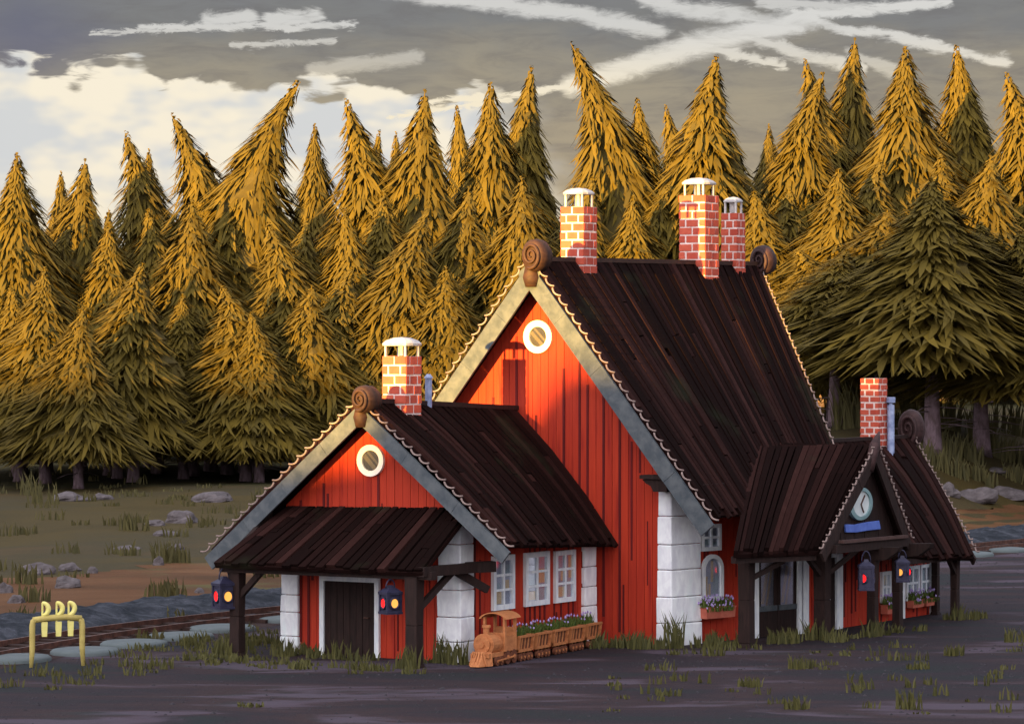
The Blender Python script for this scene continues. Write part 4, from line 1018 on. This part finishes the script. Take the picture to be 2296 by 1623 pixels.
TREE = []
for i, tp in enumerate((0., -1.0, 1.0, -.4, .4, 0., 1.9, -1.5, .2)):
    e = empty('conifer_tree', (0, 0, 0)); c = crown_mesh(100+i, tp); c.parent = e; t_ = trunk_mesh(); t_.parent = e
    reg(e); TREE.append(e)
used = set()
def tree(px, py, D, var, wid, label, rz=None):
    lift = 2.6 if (px > 1830 and D < 180) else (.3 if D < 205.5 and py >= 560 else 0.)
    X = (px-1148)*D/8000; g = H(X, D); h = 8+(760-py)*D/8000-g
    e = TREE[var]
    if var in used: o = copy_tree(e)
    else: o = e; used.add(var)
    sc = h/20.2
    tipo = (0., -1.0, 1.0, -.4, .4, 0., 1.9, -1.5, .2)[var]
    o.location = (X-tipo*wid*1.5, D, g); o.scale = (wid*(1.36 if py >= 560 else 1.52), wid*(1.36 if py >= 560 else 1.52), sc); o.rotation_euler = (0, 0, rz if rz is not None else random.uniform(-.35, .35))
    if lift:
        for ch in o.children:
            if ch.name.startswith('crown'): ch.location.z = lift/sc; ch.scale = (1, 1, (20.2-lift/sc)/20.2)
    return tag(o, label, 'tree', 'golden conifers of the wood behind the station')
T = [
 (38, 345, 206, 0, 1.0, 'yellow-green conifer at the far left edge of the wood'),
 (137, 388, 236, 5, .75, 'narrow dark conifer tip between the far left edge tree and the next golden one'),
 (190, 358, 216, 8, 1.0, 'plain golden conifer left of the bent-tipped pair, over the left meadow'),
 (283, 298, 222, 1, .95, 'golden conifer with tip bent left, under the left end of the cream cloud'),
 (334, 338, 238, 5, .75, 'dark-sided conifer tip just right of the first bent tip at left'),
 (384, 255, 216, 7, 1.05, 'wispy conifer with thin tip hooked left, against the cream cloud'),
 (463, 345, 234, 3, .8, 'short golden conifer tip right of the wispy hooked one'),
 (556, 400, 236, 4, .8, 'low skyline conifer tucked left of the tall right-leaning tree'),
 (668, 182, 214, 6, 1.1, 'tall conifer whose top leans far right, alone against the bright cloud'),
 (706, 280, 236, 0, .85, 'slim sharp conifer right of the bright gap in the skyline'),
 (776, 228, 216, 1, 1.05, 'conifer with long splayed top boughs, right of the slim sharp one'),
 (850, 295, 240, 4, .8, 'conifer tip behind the splayed-top tree, left of a dark little tip'),
 (888, 300, 243, 5, .7, 'dark little conifer tip poking up left of the broad pointed tree'),
 (952, 203, 215, 8, 1.15, 'broad pointed conifer midway between wing chimney and main gable peak'),
 (1024, 240, 240, 3, .8, 'half hidden conifer tip between two broad pointed trees left of the main peak'),
 (1100, 188, 218, 0, 1.1, 'tall straight conifer standing behind the left slope of the main gable'),
 (1192, 152, 228, 4, 1.05, 'blunt tall conifer standing straight above the main gable peak'),
 (1284, 98, 213, 7, 1.15, 'very tall conifer with its tip curled left, above the front chimney of the main roof'),
 (1428, 224, 226, 3, 1.0, 'lower conifer in the skyline dip between the front and middle chimneys'),
 (1490, 240, 236, 1, .75, 'thin conifer with curled tip left of the tall tree above the middle chimney'),
 (1606, 128, 213, 4, 1.2, 'big conifer with ragged double top above the two rear chimneys'),
 (1724, 280, 240, 0, .6, 'thin short spire in the skyline gap right of the rear chimneys'),
 (1802, 138, 226, 1, .9, 'conifer with small top curled left, right of the skyline gap'),
 (1846, 165, 216, 2, 1.0, 'golden conifer leaning against the curled-top one at upper right'),
 (1916, 88, 232, 8, 1.0, 'tallest dark-topped conifer of the upper right group'),
 (2030, 108, 213, 0, 1.2, 'wide golden conifer between the two tallest spires at upper right'),
 (2143, 106, 224, 3, 1.05, 'tall conifer with one straight and one curved side at upper right'),
 (2254, 168, 215, 1, 1.05, 'conifer with nodding tip at the right edge of the picture'),
 # middle rank
 (70, 520, 207, 4, 1.0, 'mid-height conifer in front of the far left edge tree'),
 (160, 505, 212, 2, 1.0, 'mid-height conifer below the narrow dark tip at left'),
 (245, 500, 208, 0, 1.0, 'mid-height conifer below the first left-bent tip'),
 (330, 470, 212, 3, 1.0, 'mid-height conifer between the bent tip and the wispy hooked tree'),
 (430, 450, 209, 5, 1.0, 'mid-height conifer right below the wispy hooked tree'),
 (520, 490, 212, 8, 1.0, 'mid-height conifer left of the tall right-leaning tree'),
 (600, 500, 206, 1, 1.0, 'mid-height conifer at the foot of the right-leaning tree'),
 (690, 490, 210, 4, 1.0, 'mid-height conifer below the bright skyline gap'),
 (770, 470, 206, 3, 1.0, 'mid-height conifer below the splayed-top tree, left of the wing chimney'),
 (860, 430, 210, 0, 1.05, 'mid-height conifer right above the wing chimney hood'),
 (960, 470, 204, 2, 1.0, 'mid-height conifer below the broad pointed tree, left of the main verge'),
 (1050, 420, 208, 8, 1.05, 'mid-height conifer left of the main gable finial'),
 (1170, 400, 206, 5, 1.05, 'mid-height conifer directly behind the main gable finial'),
 (1330, 400, 208, 4, 1.1, 'mid-height conifer right behind the front chimney of the main roof'),
 (1420, 440, 206, 0, 1.0, 'mid-height conifer above the middle of the main ridge'),
 (1500, 420, 210, 2, 1.0, 'mid-height conifer just left of the middle main chimney'),
 (1690, 430, 206, 3, 1.1, 'mid-height conifer right of the small rear chimney'),
 (1770, 420, 210, 8, 1.05, 'mid-height conifer above the far end of the main ridge'),
 (1880, 380, 204, 0, 1.1, 'mid-height conifer below the tallest dark-topped one at right'),
 (1975, 360, 208, 4, 1.1, 'mid-height conifer left of the dark house-shaped shadow'),
 (2110, 350, 206, 5, 1.1, 'mid-height conifer right above the house-shaped shadow'),
 (2220, 350, 204, 8, 1.1, 'mid-height conifer near the right edge below the nodding tip'),
 # front rank, feet in the meadow
 (20, 640, 198, 3, .95, 'front conifer cut by the left picture edge, brightest gold'),
 (100, 600, 195, 0, 1.0, 'bright front conifer whose mauve trunk stands at the far left of the meadow'),
 (185, 690, 190, 8, .8, 'small front conifer with short pink-grey trunk, second from the left edge'),
 (262, 640, 202, 5, .9, 'front conifer with low dark skirts left of the tall mauve trunk'),
 (322, 590, 196, 4, 1.0, 'front conifer with a long mauve trunk above the upper left rocks'),
 (410, 660, 203, 0, .9, 'front conifer standing right of the long mauve trunk'),
 (490, 640, 199, 1, 1.0, 'front conifer with drooping grey-green skirts, left of the wing verge'),
 (560, 700, 197, 3, .85, 'small front conifer with olive skirts flared over the meadow'),
 (620, 650, 204, 2, .95, 'front conifer whose foot stands just left of the wing gable verge'),
 (700, 640, 200, 8, 1.0, 'front conifer rising behind the wing gable finial'),
 (790, 600, 203, 4, 1.0, 'front conifer rising left of the wing chimney'),
 (900, 620, 205, 0, 1.0, 'front conifer standing behind the wing chimney and blue vent pipe'),
 (1000, 600, 202, 5, 1.0, 'front conifer behind the low left verge of the main gable'),
 (1780, 560, 196, 1, 1.1, 'front conifer just right of the far roof finial'),
 (1840, 620, 180, 3, 1.0, 'front conifer beside the far verge, half gold and half shaded'),
 (1900, 560, 172, 4, 1.0, 'shaded front conifer with trunk seen left of the rear wing chimney'),
 (1990, 470, 176, 8, 1.05, 'shaded front conifer rising straight behind the rear wing chimney'),
 (2090, 400, 166, 0, 1.1, 'big shaded front conifer with double grey trunk, right of the rear wing chimney'),
 (2200, 500, 170, 5, 1.1, 'shaded front conifer second from the right picture edge'),
 (2285, 520, 168, 3, 1.1, 'shaded front conifer at the right picture edge'),
]
for a in T: tree(*a)

# the wood goes on behind and to both sides: one far mass
base_ = [crown_mesh(300+k, (0., .5, -.5)[k], 900, 2.1, True) for k in range(3)]
mb = MB()
spots = [(random.uniform(-36, 36), random.uniform(246, 262), random.uniform(15.5, 18.5)) for _ in range(26)]
spots += [(-39-3.4*k+random.uniform(-1, 1), random.uniform(226, 262), random.uniform(16, 23)) for k in range(22)]
spots += [(39+3.4*k+random.uniform(-1, 1), random.uniform(206, 262), random.uniform(17, 24)) for k in range(24)]
for i, (X, Y, h) in enumerate(spots):
    src = base_[i % 3]; b = len(mb.v); sc = h/20.; w = random.uniform(1.1, 1.45); a = random.uniform(0, 6.28); ca, sa = cos(a), sin(a); g = H(X, Y)
    mb.v += [(X+(x*ca-y*sa)*w, Y+(x*sa+y*ca)*w, g+z*sc) for x, y, z in src.v]
    mb.f += [tuple(q+b for q in f) for f in src.f]; mb.k += src.k
    mb.tube([(X, Y, g-.3), (X, Y, g+6)], [.34, .2], 7, 2)
tag(mb.build('far_wood', ['needles', 'needle_core', 'bark'], None, False, False), kind='stuff')
